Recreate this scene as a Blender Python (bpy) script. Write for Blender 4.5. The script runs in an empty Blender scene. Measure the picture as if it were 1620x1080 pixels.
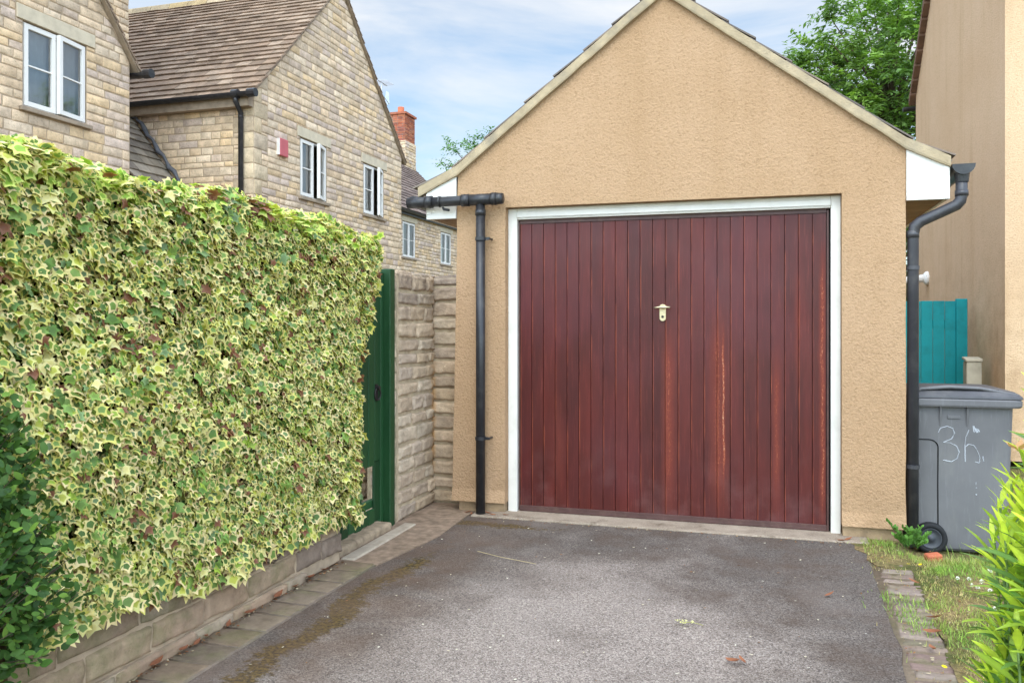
import bpy, math, random
import numpy as np
from mathutils import Vector, Matrix, noise

R = math.radians
scene = bpy.context.scene
COL = scene.collection

# ------------------------------------------------------------------ camera, sky, sun, exposure
cam_d = bpy.data.cameras.new("camera")
cam = bpy.data.objects.new("camera", cam_d)
COL.objects.link(cam)
cam.location = (0, 0, 1.35)
cam.rotation_euler = (R(90), 0, R(16.94))
cam_d.sensor_width = 36
cam_d.lens = 29.11
cam_d.shift_y = -0.0167
cam_d.clip_start = 0.05
cam_d.clip_end = 1500
scene.camera = cam

SUN_EL, SUN_AZ = R(55), R(179)          # azimuth clockwise from +Y
world = bpy.data.worlds.new("World")
scene.world = world
world.use_nodes = True
wt = world.node_tree
wt.nodes.clear()
wo = wt.nodes.new("ShaderNodeOutputWorld")
wb = wt.nodes.new("ShaderNodeBackground")
sky = wt.nodes.new("ShaderNodeTexSky")
sky.sky_type = 'NISHITA'
sky.sun_disc = False
sky.sun_elevation = SUN_EL
sky.sun_rotation = SUN_AZ
sky.air_density = 1.0
sky.dust_density = 1.2
sky.ozone_density = 1.3
tc = wt.nodes.new("ShaderNodeTexCoord")
mp = wt.nodes.new("ShaderNodeMapping")
mp.inputs['Scale'].default_value = (1.0, 1.0, 4.5)
mp.inputs['Rotation'].default_value = (R(8), R(-10), 0)
cn = wt.nodes.new("ShaderNodeTexNoise")
cn.inputs['Scale'].default_value = 2.1
cn.inputs['Detail'].default_value = 9
cn.inputs['Roughness'].default_value = 0.55
cn.inputs['Distortion'].default_value = 0.5
cr = wt.nodes.new("ShaderNodeValToRGB")
cr.color_ramp.elements[0].position = 0.34
cr.color_ramp.elements[0].color = (0.05, 0.05, 0.05, 1)
cr.color_ramp.elements[1].position = 0.72
cr.color_ramp.elements[1].color = (0.97, 0.97, 0.97, 1)
cm = wt.nodes.new("ShaderNodeMix")
cm.data_type = 'RGBA'
cm.inputs['B'].default_value = (3.85, 4.15, 4.85, 1)
wt.links.new(tc.outputs['Generated'], mp.inputs[0])
wt.links.new(mp.outputs[0], cn.inputs['Vector'])
wt.links.new(cn.outputs['Fac'], cr.inputs[0])
wt.links.new(cr.outputs[0], cm.inputs['Factor'])
skm = wt.nodes.new("ShaderNodeVectorMath")
skm.operation = 'MULTIPLY'
skm.inputs[1].default_value = (0.60, 0.81, 0.98)
wt.links.new(sky.outputs[0], skm.inputs[0])
wt.links.new(skm.outputs[0], cm.inputs['A'])
# brightness added to unseen sky overhead and behind camera to light the walls
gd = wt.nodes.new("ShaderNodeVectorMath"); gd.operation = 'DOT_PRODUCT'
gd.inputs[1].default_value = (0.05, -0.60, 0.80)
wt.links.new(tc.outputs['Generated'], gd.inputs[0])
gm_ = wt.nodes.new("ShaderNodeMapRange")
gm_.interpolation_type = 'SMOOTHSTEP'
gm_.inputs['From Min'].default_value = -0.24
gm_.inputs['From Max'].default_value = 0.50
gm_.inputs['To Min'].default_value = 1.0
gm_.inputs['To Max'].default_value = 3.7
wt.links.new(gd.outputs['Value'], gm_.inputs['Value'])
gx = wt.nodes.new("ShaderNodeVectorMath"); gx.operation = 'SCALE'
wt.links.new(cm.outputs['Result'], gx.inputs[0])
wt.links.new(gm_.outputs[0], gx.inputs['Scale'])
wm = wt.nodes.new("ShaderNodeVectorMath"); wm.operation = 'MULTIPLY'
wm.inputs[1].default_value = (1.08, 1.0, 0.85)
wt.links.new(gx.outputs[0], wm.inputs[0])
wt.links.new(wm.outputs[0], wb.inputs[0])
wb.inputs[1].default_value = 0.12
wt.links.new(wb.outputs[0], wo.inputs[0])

sd = bpy.data.lights.new("sun", 'SUN')
sd.energy = 0.5
sd.angle = R(35)
sd.color = (1.0, 0.92, 0.80)
sun = bpy.data.objects.new("sun", sd)
COL.objects.link(sun)
sv = Vector((math.sin(SUN_AZ) * math.cos(SUN_EL), math.cos(SUN_AZ) * math.cos(SUN_EL), math.sin(SUN_EL)))
sun.rotation_euler = (-sv).to_track_quat('-Z', 'Y').to_euler()
sun.location = (-4, -8, 12)

scene.view_settings.view_transform = 'Standard'
scene.view_settings.look = 'None'
scene.view_settings.gamma = 1
scene.view_settings.exposure = 1.08
scene.cycles.max_bounces = 8
scene.cycles.transparent_max_bounces = 12

# ------------------------------------------------------------------ node helper
class G:
    def __init__(s, name, rough=0.8, spec=0.3, metallic=0.0):
        s.m = bpy.data.materials.new(name)
        s.m.use_nodes = True
        s.t = s.m.node_tree
        s.t.nodes.clear()
        s.out = s.t.nodes.new("ShaderNodeOutputMaterial")
        s.b = s.t.nodes.new("ShaderNodeBsdfPrincipled")
        s.t.links.new(s.b.outputs[0], s.out.inputs[0])
        s.b.inputs['Roughness'].default_value = rough
        s.b.inputs['Specular IOR Level'].default_value = spec
        s.b.inputs['Metallic'].default_value = metallic
    def put(s, sock, v):
        if isinstance(v, bpy.types.NodeSocket):
            s.t.links.new(v, sock)
        elif isinstance(v, (tuple, list)):
            v = tuple(v)
            if len(sock.default_value) == 4 and len(v) == 3: v = v + (1,)
            sock.default_value = v
        else:
            try: sock.default_value = v
            except Exception: sock.default_value = (v, v, v)
    def n(s, typ, ins={}, **attrs):
        nd = s.t.nodes.new("ShaderNode" + typ)
        for k, v in attrs.items(): setattr(nd, k, v)
        for k, v in ins.items(): s.put(nd.inputs[k], v)
        return nd
    def pos(s, scale=(1, 1, 1)):
        c = s.n("TexCoord").outputs['Object']
        if scale == (1, 1, 1): return c
        return s.n("VectorMath", {0: c, 1: scale}, operation='MULTIPLY').outputs[0]
    def noise(s, scale, vec=None, detail=4, rough=0.55, dist=0.0):
        return s.n("TexNoise", {'Vector': vec or s.pos(), 'Scale': scale, 'Detail': detail, 'Roughness': rough, 'Distortion': dist}).outputs['Fac']
    def vor(s, scale, vec=None, feature='F1', out='Distance'):
        return s.n("TexVoronoi", {'Vector': vec or s.pos(), 'Scale': scale}, feature=feature).outputs[out]
    def ramp(s, fac, stops, interp='LINEAR'):
        nd = s.n("ValToRGB", {'Fac': fac})
        e = nd.color_ramp.elements
        nd.color_ramp.interpolation = interp
        while len(e) < len(stops): e.new(0.5)
        for el, (p, c) in zip(e, stops):
            el.position = p
            if not isinstance(c, (tuple, list)): c = (c, c, c)
            el.color = tuple(c) + (1,)
        return nd.outputs['Color']
    def mix(s, fac, a, b, blend='MIX'):
        nd = s.n("Mix", {}, data_type='RGBA', blend_type=blend)
        s.put(nd.inputs['Factor'], fac); s.put(nd.inputs['A'], a); s.put(nd.inputs['B'], b)
        return nd.outputs['Result']
    def math(s, op, a, b=0.0, c=None, clamp=False):
        ins = {0: a, 1: b}
        if c is not None: ins[2] = c
        return s.n("Math", ins, operation=op, use_clamp=clamp).outputs[0]
    def mr(s, v, a, b, c=0.0, d=1.0):
        return s.n("MapRange", {'Value': v, 'From Min': a, 'From Max': b, 'To Min': c, 'To Max': d}).outputs[0]
    def xyz(s, vec=None):
        return s.n("SeparateXYZ", {0: vec or s.pos()}).outputs
    def tent(s, v, c, w):     # 1 at c, 0 beyond w
        d = s.math('ABSOLUTE', s.math('SUBTRACT', v, c))
        return s.math('SUBTRACT', 1.0, s.math('DIVIDE', d, w), clamp=True)
    def attr(s): return s.n("Attribute", attribute_name='col').outputs['Color']
    def base(s, v): s.put(s.b.inputs['Base Color'], v)
    def rough(s, v): s.put(s.b.inputs['Roughness'], v)
    def bump(s, h, strength=0.5, dist=0.01, prev=None):
        ins = {'Height': h, 'Strength': strength, 'Distance': dist}
        if prev is not None: ins['Normal'] = prev
        o = s.n("Bump", ins).outputs[0]
        s.put(s.b.inputs['Normal'], o)
        return o

def mul(c, k): return tuple(x * k for x in c)

M = {}
def plain(name, col, rough=0.6, spec=0.3, var=0.12, scale=6, metallic=0.0, bump=0.0, dirt=None, attr=False):
    g = G(name, rough, spec, metallic)
    base = g.mix(1.0, g.attr(), col, 'MULTIPLY') if attr else col
    k = g.mr(g.noise(scale, detail=6), 0.3, 0.7, 1 - var, 1 + var)
    c = g.mix(1.0, base, g.n("CombineXYZ", {0: k, 1: k, 2: k}).outputs[0], 'MULTIPLY')
    if dirt:
        c = g.mix(g.mr(g.noise(dirt[1], detail=8, rough=0.65), 0.5, 0.72, 0, dirt[2]), c, dirt[0])
    g.base(c)
    if bump: g.bump(g.noise(scale * 14, detail=3), bump, 0.004)
    M[name] = g.m
    return g

# render on the garage
def stucco(name, c1, c2, stain, bs=1.0, zt=0.55):
    g = G(name, 0.95, 0.12)
    p = g.pos()
    big = g.noise(0.9, p, 5, 0.6)
    c = g.mix(g.mr(big, 0.35, 0.65), c1, c2)
    streak = g.noise(1.0, g.pos((5, 5, 0.5)), 6, 0.6)
    c = g.mix(g.mr(streak, 0.5, 0.75, 0, 0.35), c, stain)
    fine = g.noise(70, p, 4, 0.7)
    worm = g.vor(62, g.mix(0.06, p, g.n("TexNoise", {'Vector': p, 'Scale': 18}).outputs['Color']), 'SMOOTH_F1')
    c = g.mix(g.mr(fine, 0.53, 0.70, 0, 0.55), c, mul(stain, 0.72))
    c = g.mix(g.mr(fine, 0.44, 0.30, 0, 0.25), c, mul(c1, 1.2))
    # grime rising from the foot of the wall and small knocks
    z = g.xyz(p)[2]
    low = g.math('MULTIPLY', g.mr(z, zt, 0.05), g.mr(g.noise(5, p, 6), 0.4, 0.65))
    c = g.mix(g.math('MULTIPLY', low, 0.45), c, mul(stain, 0.62))
    sp = g.vor(2.1, p)
    c = g.mix(g.mr(sp, 0.018, 0.008), c, mul(stain, 0.35))
    g.base(c)
    n1 = g.bump(g.mr(worm, 0.0, 0.6), 0.30 * bs, 0.005)
    g.bump(fine, 0.9 * bs, 0.012, n1)
    M[name] = g.m
stucco('render_sand', (0.45, 0.288, 0.170), (0.405, 0.252, 0.140), (0.335, 0.20, 0.10))
stucco('render_peach', (0.62, 0.43, 0.27), (0.58, 0.39, 0.235), (0.40, 0.235, 0.11), 0.8, 2.6)

def stonemat(name, k=1.0, grain=30, bstr=0.6, moss=0.0, dist=0.008, rust=False, pit=0.35):
    g = G(name, 0.93, 0.15)
    p = g.pos()
    c = g.attr()
    n = g.noise(grain * 0.35, p, 8, 0.65)
    kk = g.mr(n, 0.3, 0.7, 0.72 * k, 1.22 * k)
    c = g.mix(1.0, c, g.n("CombineXYZ", {0: kk, 1: kk, 2: kk}).outputs[0], 'MULTIPLY')
    c = g.mix(g.mr(g.noise(grain * 1.6, p, 4, 0.7), 0.56, 0.7, 0, pit), c, (0.14, 0.11, 0.08))
    c = g.mix(g.mr(g.noise(2.2, p, 5, 0.6), 0.5, 0.75, 0, 0.35), c, (0.33, 0.25, 0.18))
    if moss:
        z = g.xyz(p)[2]
        m = g.math('MULTIPLY', g.mr(g.noise(5, p, 7, 0.65), 0.48, 0.62), g.mr(z, 0.42, 0.0, 0.25, 1.0))
        c = g.mix(g.math('MULTIPLY', m, moss), c, (0.13, 0.15, 0.045))
    if rust:
        xx = g.xyz(p)
        m = g.math('MULTIPLY', g.math('MULTIPLY', g.tent(xx[1], 5.80, 0.05), g.tent(xx[0], -2.395, 0.035)), g.mr(g.noise(6, g.pos((1, 1, .4)), 6, .6), 0.36, 0.58))
        m = g.math('MULTIPLY', m, g.math('MULTIPLY', g.mr(xx[2], 0.15, 0.5), g.mr(xx[2], 1.5, 1.1)))
        c = g.mix(g.math('MULTIPLY', m, 0.9), c, (0.55, 0.27, 0.06))
        dk = g.math('MULTIPLY', g.mr(xx[2], 1.25, 1.6), g.mr(g.noise(9, p, 7, .7), 0.4, 0.6))
        c = g.mix(g.math('MULTIPLY', dk, 0.55), c, (0.12, 0.085, 0.07))
    g.base(c)
    b1 = g.bump(g.noise(grain, p, 6, 0.7), bstr, dist)
    M[name] = g.m
stonemat('cotswold_stone', 0.92, 22, 0.8, dist=0.015, pit=0.5)
stonemat('garden_stone', 0.98, 40, 0.8, moss=0.5)
stonemat('rock_face', 1.05, 34, 0.9, rust=True, dist=0.012)
stonemat('roof_tile', 1.0, 18, 0.6, dist=0.012)
stonemat('paver', 0.95, 45, 0.7, moss=0.28)
stonemat('chimney_brick', 1.0, 14, 0.5)

plain('mortar', (0.42, 0.315, 0.215), 0.95, 0.1, 0.2, 12, bump=0.6, dirt=((0.17, 0.13, 0.09), 4, 0.5))
plain('pale_mortar', (0.46, 0.36, 0.24), 0.95, 0.1, 0.2, 14, bump=0.6, dirt=((0.24, 0.17, 0.10), 5, 0.6))
plain('verge_mortar', (0.40, 0.31, 0.20), 0.92, 0.1, 0.2, 9, bump=0.9, dirt=((0.22, 0.19, 0.15), 5, 0.65))
plain('dressed_stone', (0.56, 0.47, 0.34), 0.9, 0.15, 0.10, 8, bump=0.25, dirt=((0.3, 0.25, 0.18), 7, 0.3))
plain('sill_stone', (0.30, 0.23, 0.165), 0.9, 0.15, 0.2, 10, bump=0.4)
plain('plinth_stone', (0.34, 0.235, 0.14), 0.95, 0.1, 0.25, 9, bump=0.8, dirt=((0.14, 0.10, 0.07), 8, 0.7))
plain('white_paint', (0.66, 0.62, 0.56), 0.6, 0.15, 0.05, 5, dirt=((0.45, 0.41, 0.34), 9, 0.35))
plain('white_upvc', (0.73, 0.69, 0.635), 0.5, 0.15, 0.03, 3)
plain('black_upvc', (0.020, 0.019, 0.021), 0.38, 0.4, 0.25, 7, dirt=((0.10, 0.09, 0.08), 12, 0.35))
plain('grey_upvc', (0.034, 0.032, 0.037), 0.38, 0.45, 0.2, 5, dirt=((0.12, 0.11, 0.10), 12, 0.3))
plain('lead', (0.10, 0.10, 0.11), 0.7, 0.3, 0.3, 12, bump=0.8)
plain('old_soffit', (0.30, 0.20, 0.12), 0.8, 0.2, 0.25, 5, dirt=((0.14, 0.09, 0.05), 6, 0.6))
plain('brown_frame', (0.075, 0.035, 0.03), 0.5, 0.35, 0.2, 8, dirt=((0.16, 0.10, 0.07), 14, 0.4))
plain('slate_edge', (0.055, 0.05, 0.052), 0.8, 0.2, 0.3, 10, bump=0.5)
plain('verge_tile', (0.15, 0.085, 0.055), 0.85, 0.2, 0.25, 8, bump=0.4)
plain('dark_void', (0.012, 0.012, 0.012), 0.9, 0.05, 0.1, 3)
plain('room_plaster', (0.35, 0.33, 0.30), 0.9, 0.05, 0.1, 3)
plain('curtain_cloth', (0.82, 0.84, 0.84), 0.9, 0.05, 0.08, 6)
plain('alarm_red', (0.50, 0.11, 0.12), 0.45, 0.4, 0.1, 5)
plain('terracotta', (0.42, 0.12, 0.06), 0.85, 0.2, 0.2, 10, bump=0.3)
plain('alu', (0.55, 0.56, 0.58), 0.35, 0.5, 0.1, 5, metallic=0.9)
plain('brass', (0.52, 0.42, 0.26), 0.38, 0.5, 0.15, 60, metallic=0.75)
plain('iron', (0.018, 0.014, 0.013), 0.5, 0.4, 0.3, 30)
plain('teal_paint', (0.002, 0.22, 0.24), 0.6, 0.3, 0.12, 5, dirt=((0.0, 0.08, 0.09), 9, 0.4))
plain('post_stone', (0.40, 0.35, 0.27), 0.9, 0.15, 0.12, 9, bump=0.5, dirt=((0.2, 0.19, 0.13), 7, 0.5))
plain('kerb_stone', (0.40, 0.33, 0.25), 0.9, 0.15, 0.15, 16, bump=0.6, dirt=((0.20, 0.14, 0.09), 6, 0.6))
plain('rough_slab', (0.36, 0.27, 0.18), 0.95, 0.1, 0.28, 22, bump=1.0, dirt=((0.16, 0.11, 0.07), 8, 0.7))
plain('rubber', (0.014, 0.014, 0.015), 0.75, 0.3, 0.2, 20)
plain('wheel_plastic', (0.045, 0.048, 0.055), 0.5, 0.4, 0.2, 14)
plain('chalk', (0.46, 0.47, 0.50), 0.9, 0.1, 0.1, 20)
plain('bark', (0.11, 0.08, 0.055), 0.95, 0.1, 0.3, 14, bump=0.8)
plain('gravel', (0.50, 0.44, 0.36), 0.95, 0.1, 0.35, 40, bump=1.0)
plain('hedge_core', (0.055, 0.042, 0.018), 0.95, 0.05, 0.4, 12)
plain('earth_lawn', (0.13, 0.11, 0.05), 0.98, 0.05, 0.3, 6)

def chalk_scuff():
    g = G('bin_plastic', 0.5, 0.35)
    p = g.pos()
    c = g.mix(g.mr(g.noise(2.5, p, 6), 0.35, 0.65), (0.108, 0.103, 0.106), (0.140, 0.134, 0.136))
    scr = g.noise(5, g.n("Mapping", {'Vector': p, 'Rotation': (0, R(35), 0), 'Scale': (14, 1, 1.2)}).outputs[0], 6, 0.7)
    c = g.mix(g.mr(scr, 0.55, 0.75, 0, 0.35), c, (0.25, 0.25, 0.26))
    c = g.mix(g.mr(g.noise(7, g.pos((1, 1, .3)), 7, .65), 0.52, 0.72, 0, 0.35), c, (0.20, 0.19, 0.17))
    g.base(c)
    g.rough(g.mr(g.noise(6, p, 4), 0.3, 0.7, 0.42, 0.62))
    g.bump(g.noise(160, p, 2), 0.15, 0.002)
    M['bin_plastic'] = g.m
chalk_scuff()
plain('bin_lid', (0.062, 0.060, 0.066), 0.5, 0.35, 0.2, 8, dirt=((0.15, 0.14, 0.13), 10, 0.4))

def glassmat():
    m = bpy.data.materials.new('window_glass')
    m.use_nodes = True
    t = m.node_tree; t.nodes.clear()
    o = t.nodes.new("ShaderNodeOutputMaterial")
    mx = t.nodes.new("ShaderNodeMixShader")
    tr = t.nodes.new("ShaderNodeBsdfTransparent"); tr.inputs[0].default_value = (0.95, 0.98, 0.98, 1)
    gl = t.nodes.new("ShaderNodeBsdfGlossy"); gl.inputs['Roughness'].default_value = 0.03
    fr = t.nodes.new("ShaderNodeFresnel"); fr.inputs[0].default_value = 2.7
    t.links.new(fr.outputs[0], mx.inputs[0]); t.links.new(tr.outputs[0], mx.inputs[1]); t.links.new(gl.outputs[0], mx.inputs[2])
    t.links.new(mx.outputs[0], o.inputs[0])
    M['glass'] = m
glassmat()

def doormat():
    g = G('door_red', 0.42, 0.30)
    p = g.pos(); x, y, z = g.xyz(p)
    c = g.mix(g.mr(g.noise(1.0, g.pos((9, 1, 1.1)), 6, 0.6), 0.36, 0.64), (0.054, 0.0085, 0.0065), (0.090, 0.0135, 0.010))
    c = g.mix(g.mr(g.noise(1.3, p, 4), 0.45, 0.68, 0, 0.5), c, (0.10, 0.022, 0.024))
    c = g.mix(1.0, c, g.attr(), 'MULTIPLY')
    grain = g.noise(1.0, g.pos((160, 1, 5)), 5, 0.7)
    c = g.mix(g.mr(grain, 0.55, 0.75, 0, 0.5), c, (0.22, 0.045, 0.035))
    # chalky bloom low on the panel
    c = g.mix(g.math('MULTIPLY', g.mr(z, 0.6, 0.03), g.mr(g.noise(3, p, 6, .7), 0.5, 0.75, 0, 0.5)), c, (0.17, 0.085, 0.08))
    # weathered, flaking streaks
    flake = g.noise(110, g.pos((1.5, 1, 0.42)), 5, 0.8)
    tot = None
    for cx, w, ztop, zbot, s in ((-0.625, 0.06, 1.38, 0.1, 0.70), (-0.30, 0.075, 1.5, 0.12, 0.68), (-0.262, 0.016, 1.45, 0.2, 1.05),
                                 (0.076, 0.04, 1.25, 0.15, 0.68), (0.362, 0.028, 1.9, 0.03, 0.85), (0.21, 0.03, 1.75, 0.9, 0.45), (-1.4, 0.05, 0.9, 0.1, 0.4)):
        wob = g.math('ADD', x, g.mr(g.noise(3, g.pos((0, 0, 1)), 3), 0, 1, -0.02, 0.02))
        m = g.math('MULTIPLY', g.tent(wob, cx, w), g.math('MULTIPLY', g.mr(z, ztop, ztop - 0.3), g.mr(z, zbot - 0.1, zbot + 0.25)))
        m = g.math('MULTIPLY', m, s)
        tot = m if tot is None else g.math('MAXIMUM', tot, m)
    th = g.math('SUBTRACT', 0.735, g.math('MULTIPLY', tot, 0.34))
    fl = g.math('MULTIPLY', g.math('SUBTRACT', flake, th), 9.0, clamp=True)
    c = g.mix(g.math('MULTIPLY', tot, 0.6), c, (0.24, 0.040, 0.018))
    c = g.mix(g.math('MULTIPLY', fl, 0.8), c, (0.34, 0.085, 0.035))
    fl2 = g.math('MULTIPLY', g.math('SUBTRACT', flake, g.math('ADD', th, 0.10)), 9.0, clamp=True)
    c = g.mix(fl2, c, (0.55, 0.33, 0.20))
    fr = g.math('FRACT', g.math('DIVIDE', g.math('ADD', x, 1.682), 2.068 / 24))
    ln = g.math('MULTIPLY', g.tent(fr, 0.05, 0.06), g.mr(g.noise(1.0, g.pos((30, 1, 3)), 5, .7), 0.42, 0.62))
    c = g.mix(g.math('MULTIPLY', ln, 0.75), c, (0.33, 0.075, 0.035))
    g.base(c)
    g.rough(g.math('ADD', g.mr(g.noise(4, p, 5), 0.3, 0.7, 0.36, 0.52), g.math('MULTIPLY', tot, 0.3)))
    g.bump(grain, 0.25, 0.002)
    M['door_red'] = g.m
doormat()

def greenpaint():
    g = G('green_paint', 0.5, 0.4)
    p = g.pos()
    c = g.mix(g.mr(g.noise(3, g.pos((1, 1, .3)), 6), 0.35, 0.65), (0.008, 0.042, 0.013), (0.016, 0.074, 0.021))
    c = g.mix(g.mr(g.noise(40, g.pos((1, 1, .1)), 4), 0.58, 0.72, 0, 0.5), c, (0.025, 0.085, 0.03))
    c = g.mix(1.0, c, g.attr(), 'MULTIPLY')
    g.base(c)
    g.bump(g.noise(90, g.pos((1, 1, .08)), 4), 0.4, 0.003)
    M['green_paint'] = g.m
greenpaint()

def tarmac():
    g = G('tarmac', 0.9, 0.22)
    p = g.pos(); x, y, z = g.xyz(p)
    ch = g.vor(190, p, 'F1', 'Color')
    chv = g.xyz(ch)[0]
    c = g.ramp(chv, ((0.0, (0.075, 0.060, 0.052)), (0.35, (0.156, 0.124, 0.104)), (0.8, (0.232, 0.190, 0.162)), (1.0, (0.31, 0.265, 0.225))))
    # worn lighter middle, darker damp edges
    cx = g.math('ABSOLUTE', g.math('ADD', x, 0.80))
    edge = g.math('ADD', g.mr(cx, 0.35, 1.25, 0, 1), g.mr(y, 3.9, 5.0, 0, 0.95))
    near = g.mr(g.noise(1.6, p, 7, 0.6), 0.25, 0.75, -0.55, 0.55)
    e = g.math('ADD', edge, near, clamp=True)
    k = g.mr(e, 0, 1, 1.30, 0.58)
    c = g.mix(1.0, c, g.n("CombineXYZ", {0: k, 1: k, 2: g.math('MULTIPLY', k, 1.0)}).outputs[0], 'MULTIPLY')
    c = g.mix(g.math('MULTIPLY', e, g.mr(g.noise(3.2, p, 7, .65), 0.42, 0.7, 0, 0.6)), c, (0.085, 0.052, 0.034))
    # pale scuffs
    c = g.mix(g.mr(g.noise(1.1, g.pos((1, .6, 1)), 5, .6), 0.52, 0.72, 0, 0.28), c, (0.31, 0.265, 0.235))
    # moss band by the edging and under the downpipe
    wob = g.math('ADD', x, g.mr(g.noise(2.2, p, 5), 0, 1, -0.16, 0.16))
    mb = g.math('MULTIPLY', g.tent(wob, -1.90, 0.12), g.math('MULTIPLY', g.mr(y, 4.75, 4.3), g.mr(y, 1.8, 2.6, .4, 1)))
    wy = g.math('ADD', y, g.mr(g.noise(3, p, 5), 0, 1, -0.10, 0.10))
    mb2 = g.math('MULTIPLY', g.tent(wy, 5.30, 0.10), g.math('MULTIPLY', g.mr(x, -2.2, -2.0), g.mr(x, -1.1, -1.6)))
    mb = g.math('MAXIMUM', mb, mb2)
    mm = g.math('MULTIPLY', g.math('SUBTRACT', g.math('ADD', mb, g.mr(g.noise(26, p, 5, .7), 0.3, 0.7, -0.5, 0.5)), 0.42), 4.0, clamp=True)
    mc = g.mix(g.mr(g.noise(60, p, 4), 0.4, 0.6), (0.030, 0.020, 0.008), (0.13, 0.082, 0.018))
    c = g.mix(g.math('MULTIPLY', mm, 0.88), c, mc)
    # brown zone on the left
    br = g.math('MULTIPLY', g.mr(x, -1.35, -1.75), g.mr(g.noise(4, p, 6, .6), 0.35, 0.6, 0.0, 0.4))
    c = g.mix(br, c, (0.14, 0.085, 0.055))
    c = g.mix(g.mr(g.vor(5, p), 0.03, 0.02, 0, 0.7), c, (0.50, 0.46, 0.40))
    g.base(c)
    b1 = g.bump(g.vor(190, p), 0.7, 0.004)
    g.bump(g.noise(9, p, 4), 0.25, 0.012, b1)
    M['tarmac'] = g.m
tarmac()

def concrete():
    g = G('old_concrete', 0.92, 0.15)
    p = g.pos()
    c = g.mix(g.mr(g.noise(4, p, 7, .65), 0.35, 0.65), (0.20, 0.15, 0.11), (0.34, 0.27, 0.205))
    c = g.mix(g.mr(g.noise(90, p, 3, .6), 0.5, 0.7, 0, 0.5), c, (0.46, 0.39, 0.31))
    c = g.mix(g.mr(g.noise(7, p, 6, .7), 0.55, 0.7, 0, 0.6), c, (0.09, 0.065, 0.045))
    g.base(c); g.bump(g.noise(70, p, 5, .7), 0.7, 0.006)
    M['old_concrete'] = g.m
    plain('brown_concrete', (0.26, 0.185, 0.13), 0.95, 0.1, 0.3, 18, bump=1.0, dirt=((0.10, 0.07, 0.045), 6, 0.7))
    g = G('lawn_soil', 0.98, 0.05)
    p = g.pos()
    c = g.mix(g.mr(g.noise(3.0, p, 6, .65), 0.42, 0.6), (0.30, 0.215, 0.10), (0.085, 0.11, 0.028))
    c = g.mix(g.mr(g.noise(40, p, 5, .75), 0.42, 0.62, 0, 0.8), c, (0.09, 0.065, 0.035))
    c = g.mix(g.mr(g.noise(120, p, 3, .7), 0.58, 0.7, 0, 0.6), c, (0.46, 0.37, 0.2))
    g.base(c); g.bump(g.noise(80, p, 5, .75), 1.0, 0.012)
    M['lawn_soil'] = g.m
concrete()

def leafmat(name, rough=0.5, trans=0.3, spec=0.35, bumps=0.0, k=1.0):
    g = G(name, rough, spec)
    c = g.attr()
    kk = g.mr(g.noise(18, g.pos(), 3), 0.3, 0.7, 0.85 * k, 1.15 * k)
    c = g.mix(1.0, c, g.n("CombineXYZ", {0: kk, 1: kk, 2: kk}).outputs[0], 'MULTIPLY')
    g.base(c)
    t = g.n("BsdfTranslucent", {'Color': g.mix(1.0, c, (1.1, 1.25, 0.6), 'MULTIPLY')})
    mx = g.n("MixShader", {0: trans, 1: g.b.outputs[0], 2: t.outputs[0]})
    g.t.links.new(mx.outputs[0], g.out.inputs[0])
    M[name] = g.m
leafmat('ivy_leaf', 0.48, 0.25, 0.25)
leafmat('privet_leaf', 0.5, 0.2, 0.22)
leafmat('laurel_leaf', 0.38, 0.35, 0.4)
leafmat('tree_leaf', 0.5, 0.35, 0.3)
leafmat('grass_blade', 0.6, 0.3, 0.2)
leafmat('petal', 0.7, 0.3, 0.2)
leafmat('dead_leaf', 0.7, 0.15, 0.2)

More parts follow.
